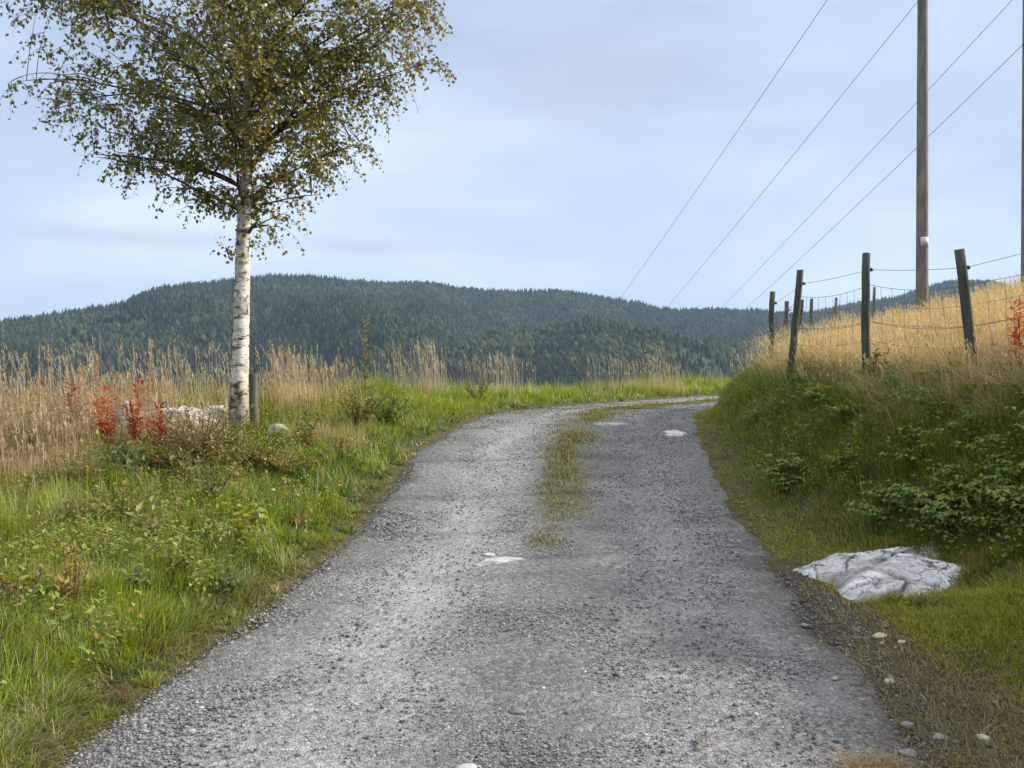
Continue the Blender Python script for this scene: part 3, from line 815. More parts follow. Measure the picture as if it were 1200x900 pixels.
def pebbles():
    a = Acc()
    V, T = ico(1)
    n = 150000
    st = np.interp(2.4 * (24 / 2.4) ** rng.uniform(0, 1, n) ** .9, YT, _ST)
    u = rng.uniform(-1.02, 1.08, n)
    cx = np.interp(st, _ST, RC[:, 0]); cy = np.interp(st, _ST, RC[:, 1])
    x = cx + np.interp(st, _ST, (RR - RL)[:, 0] / 2) * u; y = cy + np.interp(st, _ST, (RR - RL)[:, 1] / 2) * u
    g, h = lane_masks(u, 0)
    loose = np.clip(1.0 - .75 * g - .65 * h, .16, 1)
    leftedge = np.exp(-((u + .88) / .12) ** 2)
    nf = fbm(x * 2.3, y * 2.3, 121)
    keep = rng.uniform(0, 1, n) < np.clip(loose * (.25 + nf) + .9 * leftedge, 0, 1)
    keep &= (u < .95) | (y < 6.5)
    x, y, st, u, le = x[keep], y[keep], st[keep], u[keep], leftedge[keep]; n = len(x)
    z = np.where(np.abs(u) < .99, np.interp(st, _ST, RZ) + .002, ground(x, y) + .002)
    size = (.0026 + .0048 * rng.uniform(0, 1, n) ** 3 + .0022 * le) * (1 + .035 * y)
    size = np.where(rng.uniform(0, 1, n) < .012, size * 2.1, size)
    sc = np.stack([size * rng.uniform(.8, 1.4, n), size * rng.uniform(.8, 1.4, n), size * rng.uniform(.4, .8, n)], 1)
    th = rng.uniform(0, PI, n); co, si = np.cos(th)[:, None], np.sin(th)[:, None]
    jit = 1 + rng.uniform(-.34, .34, (n, len(V)))
    W = V[None] * jit[:, :, None] * sc[:, None, :]
    Wx = W[:, :, 0] * co - W[:, :, 1] * si; Wy = W[:, :, 0] * si + W[:, :, 1] * co
    P = np.stack([Wx + x[:, None], Wy + y[:, None], W[:, :, 2] + z[:, None]], 2)
    gray = rng.choice([.06, .10, .14, .18, .22, .28, .38], n, p=[.12, .18, .22, .22, .16, .07, .03])[:, None] * rng.uniform(.85, 1.15, (n, 1))
    c = gray * np.where(rng.uniform(0, 1, (n, 1)) < .4, [[1.08, 1.0, .88]], [[1.0, 1.0, 1.0]])
    Fq = (np.arange(n) * len(V))[:, None, None] + T[None]
    a.add(P.reshape(-1, 3), Fq.reshape(-1, 3), np.repeat(c, len(V), 0))
    o = a.build('gravel', M_STONE); tag(o, 'loose grey gravel stones strewn over the road', 'gravel', kind='stuff')

# ------------------------------------------------------------------ stones and rocks as things
def stones():
    spec = [  # px, py, width px, height px, colour, label
        (607, 832, 17, 9, (.26, .25, .22), 'smooth grey rounded stone lying alone in the middle of the near road'),
        (545, 899, 26, 8, (.50, .50, .50), 'pale grey stone at the bottom edge of the road, left of the middle'),
        (1043, 797, 14, 6, (.62, .58, .48), 'cream pebble on the bare earth at the right edge of the road'),
        (1057, 791, 8, 4, (.55, .52, .45), 'tiny cream pebble just behind the larger cream pebble'),
        (1151, 864, 16, 5, (.66, .58, .44), 'flat tan stone on dead grass in the near right corner'),
        (1031, 744, 15, 6, (.60, .53, .42), 'flat buff stone on brown earth below the white rock'),
        (1056, 752, 9, 4, (.56, .52, .45), 'little buff stone between the flat buff stone and the moss'),
        (978, 794, 7, 4, (.55, .53, .5), 'small white chip in the gravel near the right road edge'),
        (236, 829, 9, 5, (.62, .60, .58), 'white chip in the gravel by the left road edge'),
        (247, 831, 8, 5, (.06, .06, .065), 'black stone beside the white chip at the left road edge'),
        (456, 614, 8, 5, (.05, .05, .055), 'black stone on the left road edge beyond the bright verge'),
        (84, 752, 22, 14, (.30, .28, .27), 'grey stone half buried in the grass at far left'),
        (1065, 880, 20, 9, (.30, .30, .29), 'grey cobble in the loose stones at the near right edge'),
        (1101, 862, 18, 9, (.34, .32, .29), 'brownish cobble among the loose stones at the near right'),
        (1063, 848, 15, 8, (.36, .35, .33), 'pale cobble above the other cobbles at the near right'),
    ]
    for (px, py, w, h, col, lab) in spec:
        p = pick(px, py + h * .4); d = p[1]
        sx = w / F * d / 2 * 1.15; sz = h / F * d / 2 * 1.25
        a = Acc(); rock(a, (0, 0, sz * .12), (sx, sx * .75, sz * .8), 2, np.array(col) * .75, rng.uniform(-.4, .4), planes=8); a.V[0] = a.V[0] * rng.uniform(.86, 1.12, (len(a.V[0]), 1))
        o = a.build('stone', M_STONE, smooth=False); o.location = p; rx, ry = slope_at(p); o.rotation_euler = (rx, ry, 0)
        tag(o, lab, 'stone', 'loose stones by the road')
    # flat pieces of bedrock showing through the road
    for (px, py, w, h, lab) in ((583, 658, 54, 11, 'white wedge of bedrock showing through the near left wheel track'),
                                (791, 508, 29, 10, 'bright white slab of bedrock in the road before the bend'),
                                (712, 497, 34, 5, 'thin white strip of bedrock in the middle of the road at the crest'),
                                (572, 651, 16, 3, 'small white sliver just behind the white bedrock wedge')):
        p = pick(px, py); d = p[1]
        ly = min(abs(pick(px, py - h / 2)[1] - pick(px, py + h / 2)[1]) / 2, .30)
        a = Acc(); no = 40; th = np.arange(no) * 2 * PI / no; hw = w / F * d / 2; r = np.random.default_rng(int(px))
        rad = 1 + .16 * np.sin(2 * th + r.uniform(0, 6)) + .14 * np.sin(3 * th + r.uniform(0, 6)) + .10 * np.sin(5 * th + r.uniform(0, 6)) + r.uniform(-.09, .09, no)
        tw = .3 if px < 600 else .05
        V = []
        for f, zz in ((.3, .010), (.6, .010), (.85, .007), (.97, .001), (1.06, -.03)):
            X = np.cos(th) * rad * f * hw; Y = np.sin(th) * rad * f * ly * .85 + X * tw * ly / hw
            V.append(np.stack([X, Y, zz + .004 * np.sin(X * 23 + 1) * np.cos(Y * 17) * (zz > 0)], 1))
        V = np.concatenate(V + [np.array([[0, 0, .0105]])]); k = np.arange(no); k1 = (k + 1) % no
        q = np.concatenate([np.stack([j * no + k, (j + 1) * no + k, (j + 1) * no + k1, j * no + k1], 1) for j in range(4)])
        cw = np.repeat(np.clip((.18 if h == 5 else .42 if h == 10 else .33) + .5 * (fbm(V[:, 0] * 12, V[:, 1] * 12, 4) - .5) - .22 * (V[:, 2] < .004), .14, .8)[:, None], 3, 1) * (1, .985, .95)
        a.add(V, q, cw); a.more(np.stack([np.full(no, 5 * no), k, k1], 1))
        o = a.build('bedrock', M_WHITE, smooth=False); o.location = p; rx, ry = slope_at(p); o.rotation_euler = (rx, ry, 0)
        tag(o, lab, 'rock', 'bedrock showing through the road')
    for (px, d, w, top, lab, sub) in ((203, 10.9, 106, 475, 'broad lichen covered white boulder behind the red plants left of the birch', 5),
                                   (149, 10.6, 30, 480, 'small pale grey boulder at the left end of the white boulder', 4),
                                   (97, 9.9, 24, 508, 'small whitish rock in dry grass at the far left', 3),
                                   (324, 10.9, 34, 497, 'low white rock on the right side of the wooden stake', 4),
                                   (256, 11.6, 42, 478, 'pale boulder directly behind the foot of the birch', 4)):
        p = spot(px, d); r = np.random.default_rng(int(px))
        hz = max(EYE - (top - 440) / F * d - p[2], .10)
        a = Acc(); rock(a, (0, 0, 0), (w / F * d / 2, w / F * d * .36, hz * 1.25), sub, (1.08, 1.03, .94), 0, planes=11, r=r)
        V = a.V[0]; k = fbm(V[:, 0] * 6 + 9, V[:, 2] * 7 + V[:, 1] * 5, 15) - .5; k2 = fbm(V[:, 0] * 21 + 9, V[:, 2] * 22 + V[:, 1] * 19, 16) - .5
        a.V[0] = V * (1 + .40 * k + .16 * k2)[:, None]
        o = a.build('boulder', M_MARBLE, smooth=False); o.location = p
        tag(o, lab, 'boulder', 'white rocks around the birch')

def outcrop():
    out = [(930, 668), (962, 661), (995, 657), (1020, 652), (1052, 643), (1080, 638), (1098, 637), (1104, 646), (1100, 655), (1126, 661), (1150, 664), (1140, 674),
           (1122, 684), (1098, 697), (1086, 709), (1062, 705), (1040, 704), (1005, 706), (988, 699), (976, 686), (958, 679)]
    P = np.array([pick(*q)[:2] for q in out])
    P = np.vstack([P, P[:1]])
    x0, y0 = P.min(0) - .06; x1, y1 = P.max(0) + .06
    nx, ny = 230, 170
    gx, gy = np.meshgrid(np.linspace(x0, x1, nx), np.linspace(y0, y1, ny)); x = gx.ravel(); y = gy.ravel()
    x2 = x + .03 * (fbm(x * 9, y * 9, 5) - .5); y2 = y + .05 * (fbm(x * 9, y * 9, 6) - .5)
    ins = np.zeros(len(x), bool)
    for a_, b_ in zip(P[:-1], P[1:]):
        c = ((a_[1] > y2) != (b_[1] > y2)) & (x2 < (b_[0] - a_[0]) * (y2 - a_[1]) / (b_[1] - a_[1] + 1e-12) + a_[0]); ins ^= c
    D, _, _ = polyline_near(x2, y2, P)
    sd = np.where(ins, D, -D)
    g = ground(x, y)
    rr = np.random.default_rng(12)
    seeds = np.stack([rr.uniform(x0, x1, 24), rr.uniform(y0, y1, 24)], 1)
    xw = x + .14 * (fbm(x * 4, y * 4, 8) - .5) + .05 * (fbm(x * 15, y * 15, 18) - .5); yw = y + .16 * (fbm(x * 4, y * 4, 9) - .5) + .05 * (fbm(x * 15, y * 15, 19) - .5)
    dd = np.hypot((xw[:, None] - seeds[None, :, 0]), (yw[:, None] - seeds[None, :, 1]) * 1.25)
    o2 = np.sort(dd, 1); near = dd.argmin(1)
    tiltx = rr.uniform(-.10, .10, 24); tilty = rr.uniform(-.06, .10, 24); off = rr.uniform(-.014, .014, 24)
    facet = off[near] + tiltx[near] * (x - seeds[near, 0]) + tilty[near] * (y - seeds[near, 1])
    crack = sstep(o2[:, 1] - o2[:, 0] + .02 * (fbm(x * 20, y * 20, 44) - .5), .0, .013)
    fine = fbm(x * 9, y * 9, 28) - .5; grit = fbm(x * 38, y * 38, 29) - .5
    body = .07 * sstep(sd, -.01, .26) + .03 * sstep(sd, -.015, .05) + 1.3 * facet * sstep(sd, 0, .12) + .012 * fine + .016 * grit
    openc = (rr.uniform(0, 1, 24) < .62)[near]
    body -= .022 * (1 - crack) * sstep(sd, .02, .1) * openc
    hx, hy = pick(1042, 674)[:2]
    hollow = np.exp(-(((x - hx) / .15) ** 2 + ((y - hy - (x - hx) * .9) / .05) ** 2))
    body -= .04 * hollow
    A_ = np.stack([x, y, np.ones(len(x))], 1)[ins]; cf = np.linalg.lstsq(A_, g[ins], rcond=None)[0]
    bed = .25 * g + .75 * (x * cf[0] + y * cf[1] + cf[2]) + .012
    z = np.where(sd > -.015, np.maximum(bed + body, g + .3 * body), g - .06)
    c = np.ones((len(x), 3)) * (rr.uniform(.86, 1.16, 24)[near])[:, None]
    c = mix(c, (.22, .20, .16), np.clip(hollow * 1.4, 0, 1))
    c = mix(c, (.22, .21, .19), (1 - sstep(o2[:, 1] - o2[:, 0], .004, .02)) * .85 * openc)
    c = mix(c, (.45, .42, .36), sstep(fbm(x * 5, y * 5, 33), .56, .72) * .8)
    i = (np.arange(ny - 1)[:, None] * nx + np.arange(nx - 1)[None]).ravel()
    q = np.stack([i, i + 1, i + nx + 1, i + nx], 1)
    keep = (sd[q] > -.04).any(1)
    a = Acc(); a.add(np.stack([x, y, z], 1), q[keep], c)
    org = np.array([P[:, 0].mean(), P[:, 1].mean(), g.min()])
    o = a.build('rock_outcrop', M_MARBLE, origin=org, smooth=True)
    tag(o, 'cracked white rock outcrop lying flat at the right edge of the road', 'rock')
    # grass and moss creeping over its rim
    n = 5200; e = rng.integers(0, len(P) - 1, n); f = rng.uniform(0, 1, n)[:, None]
    Q = P[e] * (1 - f) + P[e + 1] * f + rng.normal(0, .035, (n, 2)); cen = P.mean(0); Q += unit(Q - cen) * .03
    k = (rng.uniform(0, 1, n) < sstep(fbm(Q[:, 0] * 5, Q[:, 1] * 5, 66), .38, .6)) & (Q[:, 0] > P[:, 0].min() + .25); Q = Q[k]; n = len(Q)
    col = pickcol(n, [(.34, .30, .035), (.24, .26, .03), (.40, .34, .06), (.20, .15, .07)]); a = Acc()
    blades(a, np.stack([Q[:, 0], Q[:, 1], ground(Q[:, 0], Q[:, 1])], 1), rng.uniform(.05, .12, n), .006, rng.uniform(0, 2 * PI, n), rng.uniform(.3, 1.4, n), col * .75, col)
    o = a.build('rim_grass', M_GRASS); tag(o, 'short grass and moss creeping over the rim of the white outcrop', 'grass', kind='stuff')

# ------------------------------------------------------------------ birch
def birch():
    d = 11.0
    base = spot(283, d)
    root = empty('birch_tree', base)
    tag(root, 'white barked birch with sparse yellowing crown standing left of the road', 'tree')
    key = [(281, 520, 46), (281, 492, 36), (280, 470, 28), (281, 440, 25.5), (282, 400, 24), (284, 330, 22.5), (286, 270, 20.5), (288, 220, 18.5), (290, 150, 16), (291, 80, 13), (291, 0, 10.5)]
    pts = [pix(px, py, d) for px, py, w in key]; rad = [.77 * w / F * d / 2 for *_, w in key]
    pts += [(-3.26, 11.02, 7.4), (-3.22, 11.06, 8.6), (-3.25, 11.05, 9.8), (-3.2, 11.0, 10.9)]; rad += [.043, .030, .017, .005]
    u = np.linspace(0, 1, 90)
    pts = catmull(pts, 420); hz = pts[:, 2]
    rad = np.interp(hz, np.array([p[2] for p in [pix(px, py, d) for px, py, w in key]] + [7.4, 8.6, 9.8, 10.9]), rad)
    a = Acc(); sides = 28
    ph = rng.uniform(0, 6, 4)
    th = np.arange(sides) * 2 * PI / sides
    rr = rad[:, None] * (1 + .03 * np.sin(th[None] * 3 + hz[:, None] * 2 + ph[0]) + .025 * np.sin(hz[:, None] * 19 + th[None] * 2) + .02 * np.sin(hz[:, None] * 47 + th[None] * 5)
                         + (.10 * np.sin(th[None] * 5 + 1) * np.exp(-(hz[:, None] - base[2]) / .12)))
    V = pts[:, None] + np.stack([np.cos(th)[None] * rr, np.sin(th)[None] * rr, np.zeros_like(rr)], -1)
    i = np.arange(len(pts) - 1)[:, None] * sides; j = np.arange(sides)[None]
    q = np.stack([i + j, i + (j + 1) % sides, i + sides + (j + 1) % sides, i + sides + j], -1).reshape(-1, 4)
    # corky grey foot, darker bark where limbs leave
    foot = 1 - sstep(hz - base[2], .15, .8); up = sstep(hz, 3.5, 4.3)
    c = np.tile((.95, .91, .84), (len(pts), 1)); c = mix(c, (.27, .24, .20), foot * .9); c = mix(c, (.42, .37, .30), up * .7)
    cc = np.repeat(c[:, None], sides, 1)
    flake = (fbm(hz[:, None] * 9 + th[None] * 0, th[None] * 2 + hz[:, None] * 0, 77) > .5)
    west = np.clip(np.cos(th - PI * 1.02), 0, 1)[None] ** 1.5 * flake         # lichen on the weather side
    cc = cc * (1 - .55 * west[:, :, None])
    r7 = np.random.default_rng(5)
    for zz, tk, tc, wd in [(1.47, .05, 4.1, .8), (1.72, .012, 4.6, .9), (1.93, .022, 3.9, .7), (2.06, .008, 5.0, .8), (2.44, .012, 4.3, .5), (2.75, .008, 4.4, .9), (3.06, .014, 5.0, .8), (3.22, .016, 4.0, .6), (3.38, .022, 4.4, .9), (1.30, .06, 4.6, .7), (1.38, .03, 4.9, .5)] + \
            [(r7.uniform(1.2, 4.2), r7.uniform(.004, .012), r7.uniform(3.2, 6.2), r7.uniform(.12, .5)) for _ in range(34)]:
        da = np.abs((th[None] - tc + PI) % (2 * PI) - PI) / wd
        dz = np.abs(hz[:, None] - zz - .004 * np.sin(th[None] * 5 + zz * 30)) / (tk * (.8 + .4 * np.sin(th[None] * 4 + zz * 9)))
        mk = sstep(1.25 - da, 0, .3) * sstep(1.2 - dz, 0, .5)
        cc = cc * (1 - (.88 * mk * (.55 + .45 * sstep(fbm(th[None] * 3 + zz * 9, hz[:, None] * 40, 61), .3, .5)))[:, :, None])
    a.add(V.reshape(-1, 3), q, cc.reshape(-1, 3))
    # torn bark curls and lichen flakes
    n = 420; hh = rng.uniform(base[2] + .2, 4.3, n); k = np.searchsorted(hz, hh); t2 = rng.normal(PI, .5, n)
    P = pts[k] + np.stack([np.cos(t2) * rad[k] * 1.0, np.sin(t2) * rad[k] * 1.0, np.zeros(n)], 1)
    Dn = np.stack([np.cos(t2), np.sin(t2), rng.normal(0, .5, n)], 1)
    leaves(a, P, Dn, np.tile((0, 0, 1.), (n, 1)), rng.uniform(.01, .035, n), .02, pickcol(n, [(.10, .09, .07), (.16, .14, .11), (.07, .07, .05)]))
    trunk = a.build('trunk', M_BARK, root, origin=base, smooth=True)
    # broken stub
    s0 = np.array(pix(291, 273, d - .08)); a = Acc()
    tube(a, [s0, s0 + (.05, -.03, .05), s0 + (.16, -.06, .17)], [.022, .017, .014], 7, (.10, .085, .07))
    a.build('branch_stub', M_TWIG, trunk, origin=base)
    # crown
    env_z = [2.9, 3.3, 3.7, 4.1, 4.6, 5.1, 5.6, 6.3, 7.2, 8.2, 9.2, 10.2, 11.0]
    env_r = [.02, .12, .42, .95, 1.75, 2.35, 2.68, 2.62, 2.4, 2.0, 1.45, .8, .1]
    env = lambda z, c=0.0: np.interp(z, env_z, env_r) * (.965 - .165 * c)     # a little wider on the left
    lv = Acc()
    LP, LD, LC = [], [], []
    def trunk_at(z):
        return np.array([np.interp(z, hz, pts[:, 0]), np.interp(z, hz, pts[:, 1]), z])
    limbs = []; limb_pts = []
    nl = 46
    for i in range(nl):
        z0 = 3.35 + (i / (nl - 1)) ** 1.05 * 6.9
        az = i * 2.39996 + rng.normal(0, .25)
        limbs.append((z0, az, None))
    # the strong fork to the right and two long limbs to the left, as in the picture
    limbs += [(3.98, .12, 1.30), (4.3, .35, .8), (4.45, PI - .1, .75), (5.0, PI + .25, .8), (4.75, -.35, .75), (3.9, PI - .35, .55), (3.6, 2.7, .5), (3.65, .2, .45)]
    for li, (z0, az, steep) in enumerate(limbs):
        low = z0 < 5
        tilt = steep if steep else (rng.uniform(.55, .95) if low else rng.uniform(.7, 1.15))
        p = trunk_at(z0); dirv = np.array([math.cos(az) * math.cos(tilt), math.sin(az) * math.cos(tilt), math.sin(tilt)])
        path = [p.copy()]; step = .14; bend = rng.uniform(.010, .030)
        for k in range(48):
            dirv = dirv + np.array([rng.normal(0, .05), rng.normal(0, .05), rng.normal(0, .04)])
            rad_out = np.hypot(p[0] - trunk_at(p[2])[0], p[1] - trunk_at(p[2])[1])
            dirv[2] -= bend * (1.5 if rad_out > .6 * env(p[2]) else .6)
            dirv[0] += math.cos(az) * .03; dirv[1] += math.sin(az) * .03
            dirv /= np.linalg.norm(dirv)
            p = p + dirv * step; path.append(p.copy())
            if rad_out > env(p[2] + .15, math.cos(az)) * rng.uniform(.86, .97) or p[2] > 11: break
        path = np.array(path); m = len(path)
        if m < 3: continue
        limb_pts.append(path[m // 4:])
        r0 = min(.038 if steep and steep > 1 else .021, .009 + .0035 * m * step * 2)
        r0 = min(r0, np.interp(z0, hz, rad) * .6)
        rr = np.linspace(r0, .005, m)
        a = Acc(); tube(a, path, rr, 6, (.085, .068, .055), wob=.08)
        # side shoots
        ns = max(4, int(m * .62))
        for s in range(ns):
            f = rng.uniform(.18, 1.0) if s else 1.0
            k = int(f * (m - 1)); q = path[k].copy()
            t = unit(path[min(k + 1, m - 1)] - path[max(k - 1, 0)])
            da = rng.choice([-1, 1]) * rng.uniform(.4, 1.3)
            dv = np.array([t[0] * math.cos(da) - t[1] * math.sin(da), t[0] * math.sin(da) + t[1] * math.cos(da), t[2] * .5 + rng.uniform(-.1, .4)])
            dv = unit(dv) if s else t
            sl = rng.uniform(.35, .95) * (1.15 - .5 * f); sp = [q.copy()]
            for kk in range(int(sl / .09) + 2):
                dv = unit(dv + np.array([rng.normal(0, .1), rng.normal(0, .1), -.055 + rng.normal(0, .05)]))
                q = q + dv * .09; sp.append(q.copy())
                if np.hypot(q[0] - trunk_at(q[2])[0], q[1] - trunk_at(q[2])[1]) > env(q[2], np.sign(q[0] - trunk_at(q[2])[0])) + .12: break
            sp = np.array(sp)
            tube(a, sp, np.linspace(min(.009, rr[k] * .7), .003, len(sp)), 4, (.075, .055, .045), cap=False)
            # hanging twigs with leaves
            for tw in range(rng.integers(3, 6)):
                kk = rng.integers(1, len(sp)); q2 = sp[kk].copy()
                v = unit(np.array([rng.normal(0, 1), rng.normal(0, 1), rng.uniform(-.4, .3)]) + .6 * dv)
                tp = [q2.copy()]; tl = rng.integers(3, 8)
                rad_out = np.hypot(q2[0] - trunk_at(q2[2])[0], q2[1] - trunk_at(q2[2])[1])
                if rad_out > env(q2[2], np.sign(q2[0] - trunk_at(q2[2])[0])) * 1.04 + .2: continue
                for t_ in range(tl):
                    v = unit(v + np.array([0, 0, -.24])); q2 = q2 + v * .07; tp.append(q2.copy())
                tp = np.array(tp)
                tube(a, tp, np.linspace(.0032, .0015, len(tp)), 3, (.07, .05, .04), cap=False)
                warm = vnoise(q2[0] * 1.1 + 9, q2[2] * 1.1 + q2[1] * .7, 5)
                for e_ in tp[1:]:
                    for _ in range(rng.integers(1, 3)):
                        LP.append(e_ + rng.normal(0, .018, 3)); dd = rng.normal(0, 1, 3); dd[2] = -abs(dd[2]) * .9 - .25
                        LD.append(dd); LC.append(warm)
        br = a.build('branch', M_TWIG, root, origin=base)
    # finer shoots fill the crown out to its outline
    LB = np.concatenate(limb_pts)
    a = Acc(); made = 0
    for _ in range(12000):
        if made > 840: break
        z = 3.6 + 6.8 * rng.uniform(0, 1) ** 1.05; az = rng.uniform(0, 2 * PI); rr_ = env(z, math.cos(az)) * rng.uniform(0, 1) ** .6 * .98
        if rng.uniform(0, 1) > (env(z) / 2.7) ** 1.3: continue
        t0 = trunk_at(z); q = np.array([t0[0] + math.cos(az) * rr_, t0[1] + math.sin(az) * rr_, z])
        g = vnoise(np.array(q[0] * 1.25 + 4), np.array(q[2] * 1.25 + q[1] * .9), 19)
        if g < .43: continue
        dd = LB - q; ds = (dd ** 2).sum(1) + np.where(dd[:, 2] > .05, 3, 0); k = ds.argmin()
        if ds[k] > 1.1: continue
        made += 1; p0 = LB[k]; mid = (p0 + q) / 2 + (0, 0, .12 * math.sqrt(ds[k])) + rng.normal(0, .03, 3)
        t = np.linspace(0, 1, 8)[:, None]; path = p0 * (1 - t) ** 2 + 2 * mid * t * (1 - t) + q * t ** 2
        tube(a, path, np.linspace(.0058, .0025, 8), 4, (.075, .055, .045), cap=False)
        warm = vnoise(q[0] * 1.1 + 9, q[2] * 1.1 + q[1] * .7, 5)
        for tw in range(rng.integers(5, 9)):
            kk = rng.integers(3, 8); q2 = path[kk].copy(); v = unit(np.array([rng.normal(0, 1), rng.normal(0, 1), rng.uniform(-.3, .5)])); tp = [q2.copy()]
            for t_ in range(rng.integers(3, 7)):
                v = unit(v + np.array([0, 0, -.22])); q2 = q2 + v * .065; tp.append(q2.copy())
                for _k in range(rng.integers(1, 3)):
                    LP.append(q2 + rng.normal(0, .018, 3)); dd_ = rng.normal(0, 1, 3); dd_[2] = -abs(dd_[2]) * .9 - .25; LD.append(dd_); LC.append(warm)
            tube(a, np.array(tp), np.linspace(.003, .0014, len(tp)), 3, (.07, .05, .04), cap=False)
    a.build('twigs', M_TWIG, root, origin=base)
    # a few shoots right on the stem
    for k in range(26):
        zz = rng.uniform(3.05, 4.0); p = trunk_at(zz); az = rng.uniform(0, 2 * PI); r0 = np.interp(zz, hz, rad)
        for s in range(rng.integers(3, 9)):
            q = p + np.array([math.cos(az), math.sin(az), 0]) * (r0 + rng.uniform(.02, .22)) + rng.normal(0, .04, 3)
            LP.append(q); dd = rng.normal(0, 1, 3); dd[2] = -abs(dd[2]); LD.append(dd); LC.append(.4)
    LP, LD, LC = np.array(LP), np.array(LD), np.array(LC); n = len(LP)
    col = pickcol(n, [(.14, .16, .026), (.17, .175, .03), (.10, .13, .022), (.20, .185, .032)], .25)
    yl = pickcol(n, [(.32, .22, .035), (.27, .19, .03), (.26, .15, .03)], .2)
    right = sstep(LP[:, 0], -2.7, -1.2)
    col = np.where((rng.uniform(0, 1, n) < .10 + .55 * sstep(LC + .25 * right, .55, .9))[:, None], yl, col)
    nr = unit(rng.normal(0, 1, (n, 3)))
    leaves(lv, LP, LD, nr, rng.uniform(.042, .068, n), rng.uniform(.034, .052, n), col, fold=.15)
    lv.build('crown', M_BIRCH, root, origin=base)
    print('birch leaves', n)
    # wooden stake beside the trunk
    p = spot(298, 10.75); a = Acc()
    top = np.array(pix(296.5, 438, 10.75))
    tube(a, [p - (0, 0, .15), p + (0, 0, .2), (p + top) / 2, top - (0, 0, .01), top], [.056, .056, .054, .052, .049], 14, (1.5, 1.4, 1.25), wob=.02)
    o = a.build('wooden_stake', M_POST, origin=p, smooth=False); tag(o, 'short round wooden stake close against the foot of the birch', 'stake')

# ------------------------------------------------------------------ fence and power line
POSTS = {}
def post(parent, origin, basept, top, r, sides=9, tone=(1, 1, 1), knob=None, clear=True):
    a = Acc(); basept = np.asarray(basept, float); top = np.asarray(top, float)
    t = np.linspace(-.12, 1, 8)[:, None]
    path = basept + (top - basept) * t
    path += rng.normal(0, .004, path.shape)
    th = np.arange(sides) * 2 * PI / sides
    rr = r * (1 + .08 * np.cos(2 * th + rng.uniform(0, 3)))
    V = path[:, None] + np.stack([np.cos(th) * rr, np.sin(th) * rr, np.zeros(sides)], -1)[None] * np.linspace(1.08, .95, 8)[:, None, None]
    slope = rng.uniform(-.25, .25, 2); V[-1, :, 2] += np.cos(th) * rr * slope[0] + np.sin(th) * rr * slope[1]
    i = np.arange(7)[:, None] * sides; j = np.arange(sides)[None]
    q = np.stack([i + j, i + (j + 1) % sides, i + sides + (j + 1) % sides, i + sides + j], -1).reshape(-1, 4)
    Vv = np.vstack([V.reshape(-1, 3), path[-1]]); a.add(Vv, q, tone)
    s = np.arange(sides); a.more(np.stack([np.full(sides, 8 * sides), 7 * sides + s, 7 * sides + (s + 1) % sides], 1))
    o = a.build('post', M_POST, parent, origin=origin, smooth=False)
    if knob is not None:
        for kp in knob:
            b = Acc(); kp = np.asarray(kp)
            tube(b, [kp - (.002, 0, 0), kp + (.018, 0, 0), kp + (.035, 0, 0)], [.016, .022, .014], 8, (.03, .03, .03))
            b.build('insulator', M_INSUL, o, origin=origin)
    return o

